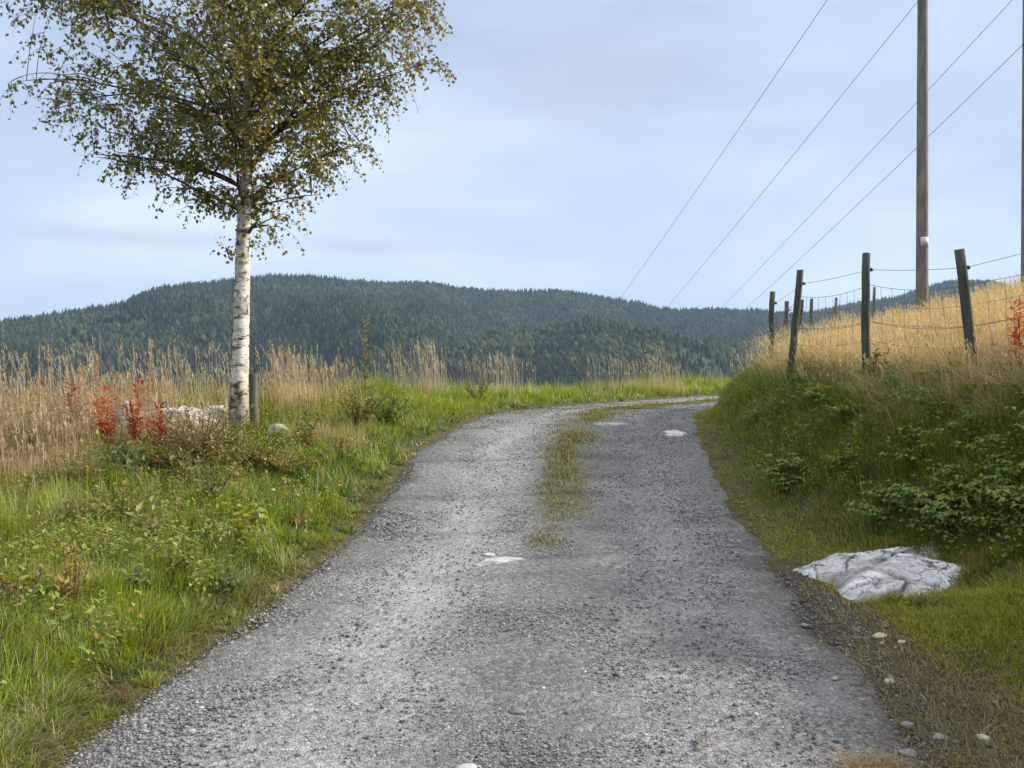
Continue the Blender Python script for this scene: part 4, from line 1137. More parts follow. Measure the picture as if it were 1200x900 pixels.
def fence():
    spec = [('H', 5.75, 7.15, None, None, .055), ('B', 1141, 8.3, 1125, 292, .050), ('A', 1015.5, 9.4, 1014.5, 297, .050), ('C', 925, 10.9, 938, 316, .047),
            ('D', 904, 13.5, 905, 342, .046), ('E', 919, 17.0, 922, 353, .045), ('F', 933, 19.0, 940, 351, .045), ('G', 948, 20.6, 951, 350, .046), ('I', 9.2, 21.9, None, None, .045), ('J', 12, 23.0, None, None, .045)]
    P = []
    for (nm, a_, d, tp, ty, r) in spec:
        if tp is None:
            b = np.array([a_, d, ground([a_], [d])[0]]); t = b + (.02, 0, 1.22)
        else:
            b = spot(a_, d); t = np.array(pix(tp, ty, d))
        P.append((b, t, r))
    origin = P[2][0]
    root = empty('wire_fence', origin)
    tag(root, 'wire netting fence on dark leaning wooden posts along the top of the bank', 'fence')
    W = []          # where each wire meets each post: list of 3 heights
    for k, (b, t, r) in enumerate(P):
        lean = (t - b); Lh = lean[2]
        pts = [b + lean * (1 - dz / Lh) + np.array((r * .9, .01, 0)) for dz in (.17, .33, .52, .72, .92)]
        W.append(pts)
        post(root, origin, b, t, r * .88, knob=[pts[0]] if k < 6 else None)
    def wire(i, sag, r, name, wav=0, barbs=False, only=None):
        a = Acc()
        for k in range(len(P) - 1):
            p, q = W[k][i], W[k + 1][i]; n = 18
            s = np.linspace(0, 1, n)[:, None]
            path = p + (q - p) * s; path[:, 2] -= sag * 4 * (s * (1 - s))[:, 0] + wav * np.sin(s[:, 0] * 40)
            tube(a, path, r, 4, (.13, .13, .13), cap=False)
            if barbs:
                m = int(np.linalg.norm(q - p) / .11)
                for j in range(1, m):
                    f = j / m; c = p + (q - p) * f; c = c - np.array((0, 0, sag * 4 * f * (1 - f)))
                    for sgn in (-1, 1):
                        tube(a, [c, c + np.array((rng.normal(0, .008), rng.normal(0, .008), sgn * .018))], .002, 3, (.2, .15, .12), cap=False)
        return a.build(name, M_WIRE, root, origin=origin)
    wire(0, .015, .0027, 'top_wire')
    # netting: three line wires with upright stays
    a = Acc()
    for k in range(len(P) - 1):
        m = max(6, int(np.linalg.norm(W[k + 1][1] - W[k][1]) / .15)); n = 18
        lines = []
        for i, sag in ((1, .055), (2, .05), (3, .05), (4, .04)):
            p, q = W[k][i], W[k + 1][i]
            s = np.linspace(0, 1, n)[:, None]; path = p + (q - p) * s
            path[:, 2] -= sag * 4 * (s * (1 - s))[:, 0]
            tube(a, path, (.0027 if i == 1 else .0020), 4, (.12, .12, .12), cap=False); lines.append(path)
        for j in range(1, m):
            f = j / m; pt = [np.array([np.interp(f, np.linspace(0, 1, n), l[:, c]) for c in range(3)]) for l in lines]
            tube(a, np.array(pt) + rng.normal(0, .006, (4, 3)), .0022, 3, (.13, .13, .13), cap=False)
    a.build('wire_netting', M_WIRE, root, origin=origin)
    wire(3, .03, .0024, 'barbed_wire', 0, True)
    # second fence farther back, two thin pale stakes
    b1 = spot(978, 20.0); t1 = np.array(pix(980, 349, 20.0)); b2 = spot(1022, 19.2); t2 = np.array(pix(1025, 336, 19.2))
    root2 = empty('stake_fence', b1)
    tag(root2, 'far strand of wire on two thin pale stakes in the golden grass', 'fence')
    for b, t in ((b1, t1), (b2, t2)): post(root2, b1, b, t, .033, 8, (2.4, 2.1, 1.7))
    a = Acc(); tube(a, [t1 - (0, 0, .12), (t1 + t2) / 2 - (0, 0, .16), t2 - (0, 0, .12)], .002, 4, (.3, .3, .3), cap=False)
    a.build('wire', M_WIRE, root2, origin=b1)

def power_line():
    d = 18.0
    b1 = spot(1080.5, d); b2 = spot(1204.5, d)
    root = empty('power_pole', (b1 + b2) / 2); org = (b1 + b2) / 2
    tag(root, 'twin wooden power pole with cross arm rising from the golden hillside', 'power pole')
    ztop = 10.75
    poles = []
    for b, w in ((b1, 13.2), (b2, 14)):
        a = Acc(); r = w / F * d / 2
        z = np.linspace(b[2] - .3, ztop, 12); path = np.stack([np.full(12, b[0]) + .002 * (z - b[2]), np.full(12, b[1]), z], 1)
        tube(a, path, np.interp(z, [b[2], ztop], [r * 1.06, r * .80]), 16, (1, 1, 1))
        poles.append(a.build('pole', M_POLE, root, origin=org, smooth=True))
    # small white plate on the near pole
    a = Acc(); zt = pix(0, 284, d)[2]
    r = 13.2 / F * d / 2
    th = np.linspace(-2.25, -.62, 9)
    V = []
    for rr in (r * 1.02, r * 1.045):
        for zz in (zt - .095, zt + .095):
            for t in th: V.append((b1[0] + .003 + rr * math.cos(t), d + rr * math.sin(t), zz))
    m = len(th); Q = []
    for k in range(m - 1):
        Q += [[2 * m + k, 2 * m + k + 1, 3 * m + k + 1, 3 * m + k], [k, m + k, m + k + 1, k + 1], [m + k, 3 * m + k, 3 * m + k + 1, m + k + 1], [k, k + 1, 2 * m + k + 1, 2 * m + k]]
    Q += [[0, 2 * m, 3 * m, m], [m - 1, 2 * m - 1, 4 * m - 1, 3 * m - 1]]
    a.add(V, Q, (.52, .51, .48)); a.build('sign_plate', M_PLATE, poles[0], origin=org)
    # cross arm with three insulators
    wx = [pix(1024, 0, d)[0], pix(1141, 0, d)[0], pix(1260, 0, d)[0]]
    zc = 10.35
    a = Acc(); box(a, ((wx[0] + wx[2]) / 2, d - .16, zc), (wx[2] - wx[0] + .5, .1, .16), (1, 1, 1)); a.build('cross_arm', M_POLE, root, origin=org)
    att = []
    for x in wx:
        a = Acc(); p = np.array((x, d - .16, zc + .08))
        tube(a, [p, p + (0, 0, .05), p + (0, 0, .1), p + (0, 0, .15), p + (0, 0, .2)], [.03, .06, .04, .06, .02], 10, (.12, .07, .05)); a.build('insulator', M_INSUL, root, origin=org)
        att.append(p + (0, 0, .2))
    hook = np.array(pix(1198, 52, d)); hook[1] -= .1
    a = Acc(); tube(a, [hook + (.08, .08, .02), hook + (0, .02, .0), hook + (-.04, 0, -.02)], [.02, .02, .018], 8, (.1, .1, .1))
    a.build('bracket', M_INSUL, poles[1], origin=org)
    att.append(hook)
    # seen points of each wire lower down
    low = [(730, 345), (782, 360), (846, 360), (878, 358)]
    labels = ['leftmost of the four power wires slanting down behind the hill', 'second power wire from the left, passing just left of the near pole',
              'power wire that crosses behind the near pole high up', 'lowest power wire, fixed to the side of the right pole']
    dl = 58.0
    for k in range(4):
        p = att[k]; q = np.array(pix(low[k][0], low[k][1], 46.0 if k < 3 else 44.0))
        e = p + (q - p) * 3.2
        n = 60; s = np.linspace(0, 1, n)[:, None]; path = p + (e - p) * s
        path[:, 2] -= 1.9 * 4 * ((s * (1 - s))[:, 0] - (s[:, 0] / 1 * (1 - 1 / 3.2) )) * 0 + 0
        path[:, 2] -= 2.0 * (s * (1 - s))[:, 0] * 1.6 - 2.0 * 1.6 * (1 / 3.2) * (1 - 1 / 3.2) * s[:, 0] * 3.2 * (s[:, 0] < 1 / 3.2) - 2.0 * 1.6 * (1 / 3.2) * (1 - 1 / 3.2) * (s[:, 0] >= 1 / 3.2)
        # the span also runs back over the photographer's shoulder
        a = Acc(); tube(a, path,   .0072, 5, (.16, .16, .17), cap=False)
        if k < 3:
            bk = p + (p - q) * np.array([.5, 1.2, .35]); n2 = 20; s2 = np.linspace(0, 1, n2)[:, None]
            pb = p + (bk - p) * s2; pb[:, 2] -= 1.2 * (s2 * (1 - s2))[:, 0]
            tube(a, pb,   .0072, 5, (.16, .16, .17), cap=False)
        o = a.build('power_wire', M_CABLE, origin=p); tag(o, labels[k], 'power wire', 'wires of the power line')

# ------------------------------------------------------------------ plants as things
def leafy(name, p, label, cat, group, stems, height, spread, per, ll, lw, pal, stem_col=(.10, .08, .05), droop=.0, up=.6, jit=.2, bare=.1, mat=None):
    """a plant of several leafy stems"""
    root = empty(name, p); tag(root, label, cat, group)
    a = Acc(); lf = Acc(); P_, D_ = [], []
    for s in range(stems):
        az = rng.uniform(0, 2 * PI); f = rng.uniform(.55, 1) if s else 1.0
        h = height * f; out = spread * rng.uniform(.2, 1) if s else spread * .12
        n = 10; t = np.linspace(0, 1, n)[:, None]
        b0 = np.array(p) + np.array((math.cos(az), math.sin(az), 0)) * spread * .15 * rng.uniform(0, 1)
        path = b0 + np.array((math.cos(az) * out, math.sin(az) * out, 0)) * t ** 1.3 + np.array((0, 0, h)) * (t - droop * .5 * t ** 2)
        path[0, 2] -= .03
        tube(a, path, np.linspace(.004 + .003 * height, .0018, n), 4, stem_col, cap=False)
        k = int(per * f)
        u = np.linspace(bare, 1, k) + rng.normal(0, .02, k); u = np.clip(u, 0, 1)
        q = np.stack([np.interp(u, t[:, 0], path[:, c]) for c in range(3)], 1)
        aa = np.arange(k) * 2.4 + rng.normal(0, .4, k); el = rng.normal(up, .35, k)
        P_.append(q); D_.append(np.stack([np.cos(aa) * np.cos(el), np.sin(aa) * np.cos(el), np.sin(el)], 1))
    P_ = np.concatenate(P_); D_ = np.concatenate(D_); n = len(P_)
    nr = unit(np.stack([rng.normal(0, .5, n), rng.normal(0, .5, n), np.ones(n)], 1))
    leaves(lf, P_, D_, nr, ll * rng.uniform(.6, 1.3, n), lw * rng.uniform(.7, 1.2, n), pickcol(n, pal, jit))
    a.build('stem', M_TWIG, root, origin=p); lf.build('foliage', mat or M_LEAF, root, origin=p)
    return root

def plants():
    RED = [(.36, .06, .04), (.27, .045, .03), (.44, .11, .06)]; ORANGE = [(.56, .15, .06), (.50, .12, .05), (.54, .25, .12)]
    def fw(px, d, h, pal, lab, stems=3, sp=.10, per=30):
        return leafy('fireweed', spot(px, d), lab, 'fireweed', 'fireweed turning red', int(stems * 1.7), h * 1.18, sp, int(per * 1.5), .115, .021, pal, (.34, .06, .04), 0, .55)
    fw(124, 9.4, .62, ORANGE, 'bright orange fireweed in dry grass left of the dark red plants', 5, .14)
    fw(160, 9.5, .66, RED, 'dark crimson fireweed in front of the left end of the white boulder', 4, .10)
    fw(188, 9.3, .52, RED, 'crimson fireweed right of the tall seed stalk', 4, .16)
    fw(84, 9.9, .55, [(.25, .07, .05), (.32, .12, .07)], 'dull brownish red fireweed half hidden in the dry grass at far left', 3, .12)
    fw(1192, 7.5, .60, [(.42, .10, .05), (.34, .08, .04)], 'red fireweed on the hillside at the right edge beside the leaning post', 2, .10, 34)
    # tall seed stalks
    for (px, d, h, lab) in ((173, 9.45, 1.22, 'tallest fluffy fireweed seed stalk rising above the boulder'), (110, 9.8, .98, 'forked fireweed gone to seed left of the tallest stalk'), (90, 9.7, .94, 'bent seed stalk left of the forked one')):
        p = spot(px, d); root = empty('seed_stalk', p); tag(root, lab, 'seed stalk', 'fireweed gone to seed')
        a = Acc(); tube(a, [p, p + (.01, 0, h * .5), p + (.035, 0, h)], [.007, .006, .003], 5, (.40, .16, .10)); a.build('stem', M_TWIG, root, origin=p)
        a = Acc(); n = 260; u = rng.uniform(.42, 1, n); q = np.stack([p[0] + .035 * u + rng.normal(0, .012, n), p[1] + rng.normal(0, .012, n), p[2] + h * u], 1)
        c = pickcol(n, [(.42, .27, .20), (.52, .40, .30), (.32, .17, .12), (.50, .44, .34)])
        blades(a, q, rng.uniform(.02, .06, n), .009, rng.uniform(0, 2 * PI, n), rng.uniform(.3, 1.1, n), c, c, seg=2); a.build('seed_head', M_STRAW, root, origin=p)
    YG = [(.16, .17, .04), (.20, .19, .05), (.11, .13, .035), (.26, .22, .08)]
    # willow by the road and its neighbours
    leafy('willow_sapling', spot(428, 12.1), 'slender willow sapling with one tall shoot between birch and road', 'sapling', None, 2, 1.45, .04, 64, .085, .026, [(.22, .23, .05), (.27, .25, .06), (.16, .18, .04), (.33, .28, .10)], up=.7, bare=.05)
    leafy('willow_bush', spot(420, 11.6), 'yellow green bush around the foot of the tall willow shoot', 'bush', 'bushes between birch and road', 30, .64, .44, 60, .065, .024, [(.24, .21, .06), (.30, .25, .09), (.18, .18, .04)], bare=0.0)
    leafy('willow_bush', spot(452, 12.0), 'deep green bush right of the tall willow shoot', 'bush', 'bushes between birch and road', 22, .44, .42, 54, .06, .026, [(.12, .18, .03), (.17, .23, .04)], bare=0.0)
    leafy('willow_bush', spot(560, 16.2), 'small yellowing bush on the brow behind the first bend of the road', 'bush', 'bushes between birch and road', 16, .5, .3, 26, .07, .026, [(.24, .22, .05), (.17, .18, .04)])
    BR = [(.23, .17, .06), (.19, .15, .05), (.30, .23, .10), (.16, .14, .04), (.36, .29, .15)]
    for (px, d, h, sp, st, lab, pal) in ((236, 9.4, .62, .50, 34, 'dense olive brown shrub in front of the white boulder', BR), (285, 9.1, .46, .40, 26, 'olive shrub covering the foot of the birch', [(.22, .21, .05), (.28, .24, .07), (.17, .18, .04)]),
                                         (205, 8.9, .40, .34, 20, 'dark brown twiggy shrub below the crimson fireweed', BR[:2] + [(.12, .09, .04)]), (335, 9.2, .30, .40, 22, 'tan shrub right of the wooden stake', [(.32, .25, .09), (.26, .21, .07)]),
                                         (150, 8.6, .36, .3, 18, 'green leafy shrub below the orange fireweed', [(.13, .19, .035), (.19, .23, .05)])):
        leafy('shrub', spot(px, d), lab, 'shrub', 'shrubs around the birch', int(st * 1.7), h, sp * 1.25, 34, .05, .022, pal, (.07, .05, .035))
    # big pale leaves of weeds in the verge
    for (px, py, h, st, per, ll, lw, pal, lab) in (
            (180, 640, .30, 6, 12, .085, .030, [(.26, .25, .10), (.20, .21, .07), (.30, .27, .12)], 'pale green weed with upright pointed leaves in the left verge'),
            (285, 632, .24, 5, 9, .085, .05, [(.28, .27, .03), (.22, .24, .03)], 'bright yellow leaved weed near the road in the left verge'),
            (245, 585, .34, 8, 16, .07, .024, [(.24, .21, .08), (.18, .17, .06)], 'buff sapling with twisted leaves in the middle of the verge'),
            (215, 570, .32, 5, 12, .075, .026, [(.26, .24, .10), (.16, .17, .05)], 'pale sapling behind the buff one'),
            (140, 612, .30, 6, 14, .075, .028, [(.22, .20, .05), (.28, .25, .08)], 'yellowish weed left of the pale upright weed'),
            (85, 708, .22, 7, 14, .055, .022, [(.30, .22, .04), (.26, .18, .05), (.34, .26, .08)], 'golden yellow leaved sapling above the half buried stone'),
            (30, 706, .20, 7, 12, .05, .022, [(.28, .21, .05), (.22, .17, .05), (.16, .10, .05)], 'golden weed at the left edge of the picture'),
            (165, 690, .16, 6, 10, .055, .032, [(.13, .18, .05), (.20, .24, .10)], 'fresh green broad leaved weed low in the near left verge'),
            (148, 560, .34, 5, 10, .10, .045, [(.10, .14, .04), (.14, .17, .05)], 'broad dark leaved dock below the fireweed'),
            (265, 690, .14, 8, 10, .04, .026, [(.11, .16, .05), (.15, .2, .08)], 'low clover clump close to the road in the left verge'),
            (355, 512, .30, 5, 14, .08, .03, [(.13, .15, .03), (.20, .19, .04)], 'fern like green plant between the birch and the pinkish grass')):
        leafy('weed', pick(px, py + 14), lab, 'weed', 'leafy weeds in the left verge', int(st * 1.6), h * 1.35, h * .75, int(per * 1.3), ll * 1.1, lw * 1.15, pal)
    # nameless small weeds all through the verge
    kinds = [([(.24, .25, .05), (.29, .27, .06)], .055, .022, 'low olive leaved weed among the verge grass'), ([(.17, .25, .03), (.22, .28, .05)], .05, .03, 'low fresh green weed among the verge grass'),
             ([(.30, .23, .08), (.26, .18, .06)], .05, .02, 'withered tan weed among the verge grass')]
    m = 0
    while m < 84:
        px = rng.uniform(-60, 430); py = rng.uniform(535, 770)
        p = pick(px, py); st, eL, eR = coords([p[0]], [p[1]])
        if eL[0] < .55 or p[1] < 3.2: continue
        m += 1; pal, ll, lw, lab = kinds[m % 3]
        leafy('small_weed', p, lab, 'weed', 'low weeds among the verge grass', rng.integers(4, 8), rng.uniform(.16, .36), rng.uniform(.08, .2), 11, ll, lw, pal, (.12, .09, .04))
    # raspberry canes on the bank
    n = 0; tries = 0
    while n < 58 and tries < 900:
        tries += 1
        px = rng.uniform(880, 1260); py = rng.uniform(445, 630)
        p = pick(px, py); st, eL, eR = coords([p[0]], [p[1]]); e0, e1 = E0(st)[0], E1(st)[0]
        if not (e0 + .2 < eR[0] < e1 + .02) or p[1] > 12: continue
        n += 1
        root = empty('raspberry_plant', p); tag(root, 'low raspberry plant with green leaves on the shaded bank', 'raspberry', 'raspberry plants on the shaded bank')
        a = Acc(); lf = Acc(); P_, D_, S_ = [], [], []
        for s in range(rng.integers(3, 6)):
            az = rng.uniform(PI * .6, PI * 1.7); h = rng.uniform(.12, .32); out = rng.uniform(.1, .30)
            t = np.linspace(0, 1, 7)[:, None]
            path = p + np.array((math.cos(az) * out, math.sin(az) * out, 0)) * t ** 1.4 + np.array((0, 0, h)) * (t - .35 * t ** 2)
            tube(a, path, np.linspace(.0035, .002, 7), 4, (.10, .09, .04), cap=False)
            for k in range(1, 7):
                q = path[k]; la = rng.uniform(0, 2 * PI); bd = np.array((math.cos(la), math.sin(la), .15)); pl = rng.uniform(.04, .08)
                for (dd, off) in ((0, pl), (1.15, pl * .7), (-1.15, pl * .7), (1.3, pl * .25), (-1.3, pl * .25))[:3 + 2 * (k % 2)]:
                    P_.append(q + bd * off); D_.append((math.cos(la + dd), math.sin(la + dd), rng.uniform(-.35, .1))); S_.append(rng.uniform(.035, .065))
        P_, D_, S_ = np.array(P_), np.array(D_), np.array(S_); m = len(P_)
        tone = rng.uniform(0, 1)
        c = pickcol(m, [(.10, .175, .025), (.13, .21, .03), (.075, .13, .022), (.17, .22, .035)] if tone > .15 else [(.20, .23, .035), (.24, .24, .045)])
        leaves(lf, P_, D_, unit(np.stack([rng.normal(-.25, .25, m), rng.normal(-.2, .25, m), np.ones(m)], 1)), S_, S_ * .62, c)
        a.build('stem', M_TWIG, root, origin=p); lf.build('foliage', M_LEAF, root, origin=p)
    # sapling at the foot of the middle post, yellow leaf cluster by the rock, straw tuft in the foreground
    leafy('sapling', spot(1024, 9.2), 'green sapling with yellow leaves at the foot of the upright fence post', 'sapling', None, 6, .44, .2, 18, .075, .035, [(.14, .15, .03), (.10, .12, .03), (.22, .18, .04)])
    leafy('sapling', pick(1160, 615), 'small yellow green sapling just above the moss by the white rock', 'sapling', None, 4, .2, .1, 10, .07, .03, [(.20, .20, .03), (.15, .16, .03)])
    p = pick(1030, 905); a = Acc(); n = 420
    B = p + np.stack([rng.normal(0, .07, n), rng.normal(0, .05, n), np.zeros(n)], 1)
    c = pickcol(n, [(.36, .25, .13), (.44, .33, .18), (.28, .19, .10)])
    blades(a, B, rng.uniform(.03, .10, n), .0035, rng.uniform(0, 2 * PI, n), rng.uniform(.6, 2, n), c * .8, c)
    o = a.build('straw_tuft', M_STRAW, origin=p); tag(o, 'flattened tuft of dead straw at the bottom edge of the road, right of the middle', 'tuft')

# ------------------------------------------------------------------ far land
RIDGE = [(-900, 420), (-500, 405), (-200, 392), (0, 379), (40, 374), (100, 365), (140, 358), (165, 346), (190, 337), (245, 332), (320, 324), (360, 324), (400, 328), (450, 333), (500, 332), (545, 339), (600, 342),
         (650, 341), (700, 347), (745, 355), (790, 364), (830, 363), (880, 363), (930, 369), (960, 365), (1000, 357), (1050, 350), (1085, 338), (1110, 331), (1160, 331), (1220, 345), (1300, 365), (1500, 390), (2200, 420)]
def far_height(az, rho):
    """az from the viewing direction, rho metres from the photographer"""
    u = 600 + F * np.tan(np.clip(az, -1.2, 1.2))
    rx = np.array([r[0] for r in RIDGE]); ry = np.array([r[1] for r in RIDGE]) + 2
    el = (440 - np.interp(u, rx, ry)) / F * np.cos(np.clip(az, -1.2, 1.2))
    R = 2500 + 260 * np.sin(az * 5 + 1) + 500 * sstep(u, 860, 1010) + 500 * (fbm(az * 4, az * 0, 131) - .5)
    zr = el * R + EYE
    r0 = 760 + 120 * np.sin(az * 7)
    s = (rho - r0) / (R - r0)
    zv = -150
    sc = np.clip(s, 0, 1)
    sp = (fbm(az * 9 + sc * .8, sc * 2.2, 132) - .5)
    spw = sstep(u, 480, 580) * (1 - sstep(u, 860, 960))
    up = zv + (zr - zv) * (sc ** (.92 + .55 * spw)) + sp * 165 * np.sin(PI * sc) ** 1
    # a shoulder with a terrace right of the middle of the hill
    up = up + 26 * np.exp(-((sc - .55) / .14) ** 2) * np.exp(-((u - 640) / 190) ** 2)
    # a lower, nearer spur in front of the right half of the ridge
    cy = np.interp(u, [470, 540, 600, 660, 700, 760, 830, 900, 980], [432, 398, 390, 379, 377, 388, 402, 414, 440])
    Rs = 1620 + 90 * np.sin(u / 45.0); zs = (440 - cy) / F * np.cos(np.clip(az, -1.2, 1.2)) * Rs
    spur = np.where(rho < Rs, zv + (zs - zv) * np.clip((rho - r0) / (Rs - r0), 0, 1) ** .85, zs - (rho - Rs) * .42) + 22 * (fbm(az * 22, sc * 4, 134) - .5)
    up = np.where((u > 470) & (u < 980), np.maximum(up, spur), up)
    down = zr - (np.maximum(s, 1) - 1) * (R - r0) * .16
    z = np.where(s < 1, up, down)
    cap = el * rho + EYE - 3
    z = np.where(s < 1, np.minimum(z, cap), z)
    near = zv - 20 + (1 - sstep(rho, 80, 420)) * (np.where(True, 118, 0))
    return np.where(s < 0, np.minimum(near, zv), z), sc, u, R

def far_land():
    az = np.r_[np.linspace(-PI, -1.0, 30)[:-1], np.linspace(-1.0, 1.0, 420), np.linspace(1.0, PI, 30)[1:]]
    rho = np.r_[np.linspace(45, 700, 14), np.linspace(760, 3500, 90), np.linspace(3600, 4600, 8)]
    A, Rh = np.meshgrid(az, rho)
    z, sc, u, R = far_height(A.ravel(), Rh.ravel())
    near = Rh.ravel()
    z = np.where(near < 420, -34 - (near - 45) * .36, z); z = np.maximum(z, -170)
    x = np.sin(A.ravel()) * near; y = np.cos(A.ravel()) * near
    n = fbm(x / 160, y / 160, 141)
    c = mix(np.tile((.035, .05, .022), (len(x), 1)), (.085, .10, .04), sstep(n, .5, .7))
    ny, nx = A.shape; i = (np.arange(ny - 1)[:, None] * nx + np.arange(nx - 1)[None]).ravel()
    a = Acc(); a.add(np.stack([x, y, z], 1), np.stack([i, i + 1, i + nx + 1, i + nx], 1), c)
    o = a.build('hills', M_HILL, smooth=True); tag(o, kind='structure')
    # forest
    n = 160000
    aa = rng.uniform(-.62, .62, n); rr = np.sqrt(rng.uniform(900 ** 2, 3250 ** 2, n))
    z, sc, u, R = far_height(aa, rr)
    x = np.sin(aa) * rr; y = np.cos(aa) * rr
    clear = (fbm(x / 90, y / 90, 142) > .66) | ((np.abs(z - (108 + 10 * np.sin(u / 60))) < 5) & (u > 590) & (u < 730)) | (((u - 584) / 14) ** 2 + ((z - 118) / 9) ** 2 < 1)
    k = (z > -120) & (rr < R + 110) & ~(clear & (rng.uniform(0, 1, n) < .85))
    x, y, z, u, rr = x[k], y[k], z[k], u[k], rr[k]; n = len(x)
    pat = fbm(x / 140, y / 140, 143); dec = rng.uniform(0, 1, n) < .06 + .5 * sstep(pat, .5, .68) + .45 * np.exp(-((u - 660) / 150) ** 2) * np.exp(-((z - 90) / 45) ** 2)
    h = (8 + 13 * rng.uniform(0, 1, n) ** 1.4) * np.where(dec, .75, 1) * (1 + .35 * (pat - .5)); wd = h * np.where(dec, .36, rng.uniform(.17, .24, n))
    ns = 6; th = np.arange(ns) * 2 * PI / ns
    a = Acc()
    ang = th[None] + rng.uniform(0, 1, n)[:, None]
    def ring(rad, zz): return np.stack([x[:, None] + np.cos(ang) * rad, y[:, None] + np.sin(ang) * rad, np.broadcast_to(zz, (n, ns))], 2)
    j1 = rng.uniform(.75, 1.2, (n, ns)); j2 = rng.uniform(.75, 1.2, (n, ns))
    lo = ring(wd[:, None] * j1 * np.where(dec, .75, 1)[:, None], (z + h * .10)[:, None] + h[:, None] * .06 * (j2 - 1))
    mi = ring(wd[:, None] * j2 * np.where(dec, 1.0, .52)[:, None], (z + h * np.where(dec, .55, .52))[:, None] + h[:, None] * .12 * (j1 - 1))
    ap = np.stack([x, y, z + h], 1)[:, None]
    V = np.concatenate([lo, mi, ap], 1); m = 2 * ns + 1
    s = np.arange(ns); q = np.stack([s, (s + 1) % ns, ns + (s + 1) % ns, ns + s], 1); t = np.stack([ns + s, ns + (s + 1) % ns, np.full(ns, 2 * ns)], 1)
    c = pickcol(n, [(.018, .029, .014), (.030, .044, .019), (.011, .019, .011), (.042, .053, .024)], .3)
    c = np.where(dec[:, None], pickcol(n, [(.055, .066, .028), (.068, .075, .032), (.045, .056, .025)], .2), c)
    a.add(V.reshape(-1, 3), ((np.arange(n) * m)[:, None, None] + q[None]).reshape(-1, 4), np.repeat(c, m, 0))
    a.more(((np.arange(n) * m)[:, None, None] + t[None]).reshape(-1, 3))
    o = a.build('forest', M_FOREST); tag(o, 'dense spruce and birch forest covering the far hill', 'forest', kind='stuff')
    print('forest', n)

def haze():
    m = bpy.data.materials.new('air'); m.use_nodes = True; nt = m.node_tree; nt.nodes.clear()
    out = nt.nodes.new('ShaderNodeOutputMaterial'); v = nt.nodes.new('ShaderNodeVolumePrincipled')
    v.inputs['Color'].default_value = (.50, .70, 1, 1); v.inputs['Density'].default_value = HAZE; v.inputs['Anisotropy'].default_value = .1
    nt.links.new(v.outputs[0], out.inputs['Volume'])
    a = Acc(); box(a, (0, 0, 115), (9800, 9800, 600)); o = a.build('haze', m); tag(o, 'thin blue air between the road and the far hill', 'haze', kind='stuff')

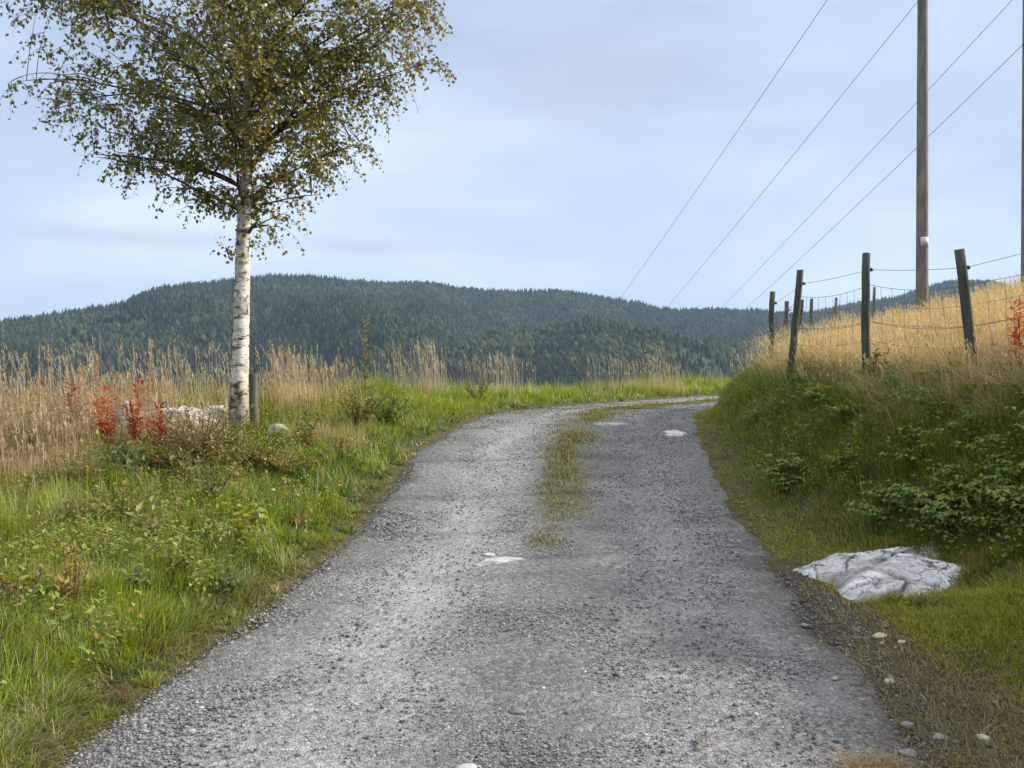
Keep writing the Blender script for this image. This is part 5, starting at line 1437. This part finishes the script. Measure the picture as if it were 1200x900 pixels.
# ------------------------------------------------------------------ light and camera
HAZE = .000065
SKY = .10; SUN = 4.5; EXPO = .6
def world():
    w = bpy.data.worlds.new('World'); scene.world = w; w.use_nodes = True; nt = w.node_tree; nt.nodes.clear()
    out = nt.nodes.new('ShaderNodeOutputWorld'); bg = nt.nodes.new('ShaderNodeBackground'); bg.inputs['Strength'].default_value = SKY
    sky = nt.nodes.new('ShaderNodeTexSky'); sky.sky_type = 'NISHITA'; sky.sun_disc = False
    sky.sun_elevation = math.radians(SUN_EL); sky.sun_rotation = math.radians(SUN_AZ); sky.altitude = 200; sky.dust_density = 1.0; sky.ozone_density = 1.2
    co = N(nt, 'ShaderNodeTexCoord').outputs['Generated']
    mp = mapping(nt, co, (1.2, 1.2, 3.4))
    n1 = noise(nt, mp, 1.5, 4, .5, dist=.3)
    veil = ramp(nt, n1, [(.30, .5), (.5, .80), (.7, .95)])
    n2 = noise(nt, mapping(nt, co, (1.0, 1.0, 3.0)), 2.0, 4, .5, dist=.3)
    ccol = ramp(nt, n2, [(.34, (3.65, 4.4, 5.85)), (.5, (4.4, 5.2, 6.6)), (.66, (5.4, 6.2, 7.4))])
    c = mul(nt, sky.outputs[0], ccol, 'MIX', veil)
    sep = N(nt, 'ShaderNodeSeparateXYZ'); L(nt, co, sep.inputs[0])
    # two soft grey cloud banks: one high over the road, one low over the hill
    for (ex, ey, ez, rx, rz, amt) in ((.09, 1, .335, .18, .055, .85), (-.17, 1, .146, .11, .016, .75), (-.42, 1, .155, .18, .016, .6), (.42, 1, .20, .2, .03, .25)):
        vm = N(nt, 'ShaderNodeVectorMath', operation='SUBTRACT'); L(nt, co, vm.inputs[0])
        l = math.sqrt(ex * ex + ey * ey + ez * ez); vm.inputs[1].default_value = (ex / l, ey / l, ez / l)
        wv = N(nt, 'ShaderNodeVectorMath', operation='ADD'); L(nt, vm.outputs[0], wv.inputs[0])
        ns = N(nt, 'ShaderNodeVectorMath', operation='SUBTRACT'); L(nt, noise(nt, mapping(nt, co, (1, 1, 4)), 7, 4, .6, 'Color'), ns.inputs[0]); ns.inputs[1].default_value = (.5, .5, .5)
        L(nt, mapping(nt, ns.outputs[0], (rx * 1.2, 0, rz * 1.6)), wv.inputs[1])
        ln = N(nt, 'ShaderNodeVectorMath', operation='LENGTH'); L(nt, mapping(nt, wv.outputs[0], (1 / rx, .3, 1 / rz)), ln.inputs[0])
        fac = ramp(nt, ln.outputs['Value'], [(.1, amt), (.55, amt * .45), (1.0, 0)])
        c = mul(nt, c, (3.7, 4.25, 5.3), 'MIX', fac)
    top = ramp(nt, sep.outputs[2], [(.42, 1.0), (.72, (2.7, 2.4, 2.0))])       # extra brightness added to the sky above the view, lifting the shade
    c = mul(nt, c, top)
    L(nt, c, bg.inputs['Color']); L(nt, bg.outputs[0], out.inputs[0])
    ld = bpy.data.lights.new('sun', 'SUN'); ld.energy = SUN; ld.angle = math.radians(2.0); ld.color = (1, .92, .79)
    o = bpy.data.objects.new('sun', ld); link(o)
    from mathutils import Vector
    az, el = math.radians(SUN_AZ), math.radians(SUN_EL)
    s = Vector((math.sin(az) * math.cos(el), math.cos(az) * math.cos(el), math.sin(el)))
    o.rotation_euler = (-s).to_track_quat('-Z', 'Y').to_euler(); o.location = (60, 10, 60)

def camera():
    cd = bpy.data.cameras.new('camera'); cd.sensor_width = 36; cd.lens = F / 1200 * 36; cd.clip_end = 30000; cd.clip_start = .05
    cd.shift_y = -10 / 1200
    o = bpy.data.objects.new('camera', cd); link(o); o.location = (0, 0, EYE); o.rotation_euler = (PI / 2, 0, 0); scene.camera = o
    vs = scene.view_settings; vs.view_transform = 'Standard'; vs.look = 'None'; vs.gamma = 1; vs.exposure = EXPO; vs.use_curve_mapping = False
    c = scene.cycles
    c.max_bounces = 5; c.diffuse_bounces = 3; c.glossy_bounces = 2; c.transmission_bounces = 3; c.volume_bounces = 0; c.transparent_max_bounces = 4
    c.use_adaptive_sampling = True; c.adaptive_threshold = .015
    c.use_denoising = True; c.sample_clamp_indirect = 6
    c.caustics_reflective = False; c.caustics_refractive = False
    scene.render.use_persistent_data = False

build_ground(); build_road()
green_verge(); leafy_cover(); bank_grass(); hill_grass(); tall_dry_grass(); lane_grass(); moss_and_litter(); pebbles()
stones(); outcrop(); birch(); fence(); power_line(); plants()
far_land(); haze(); world(); camera()
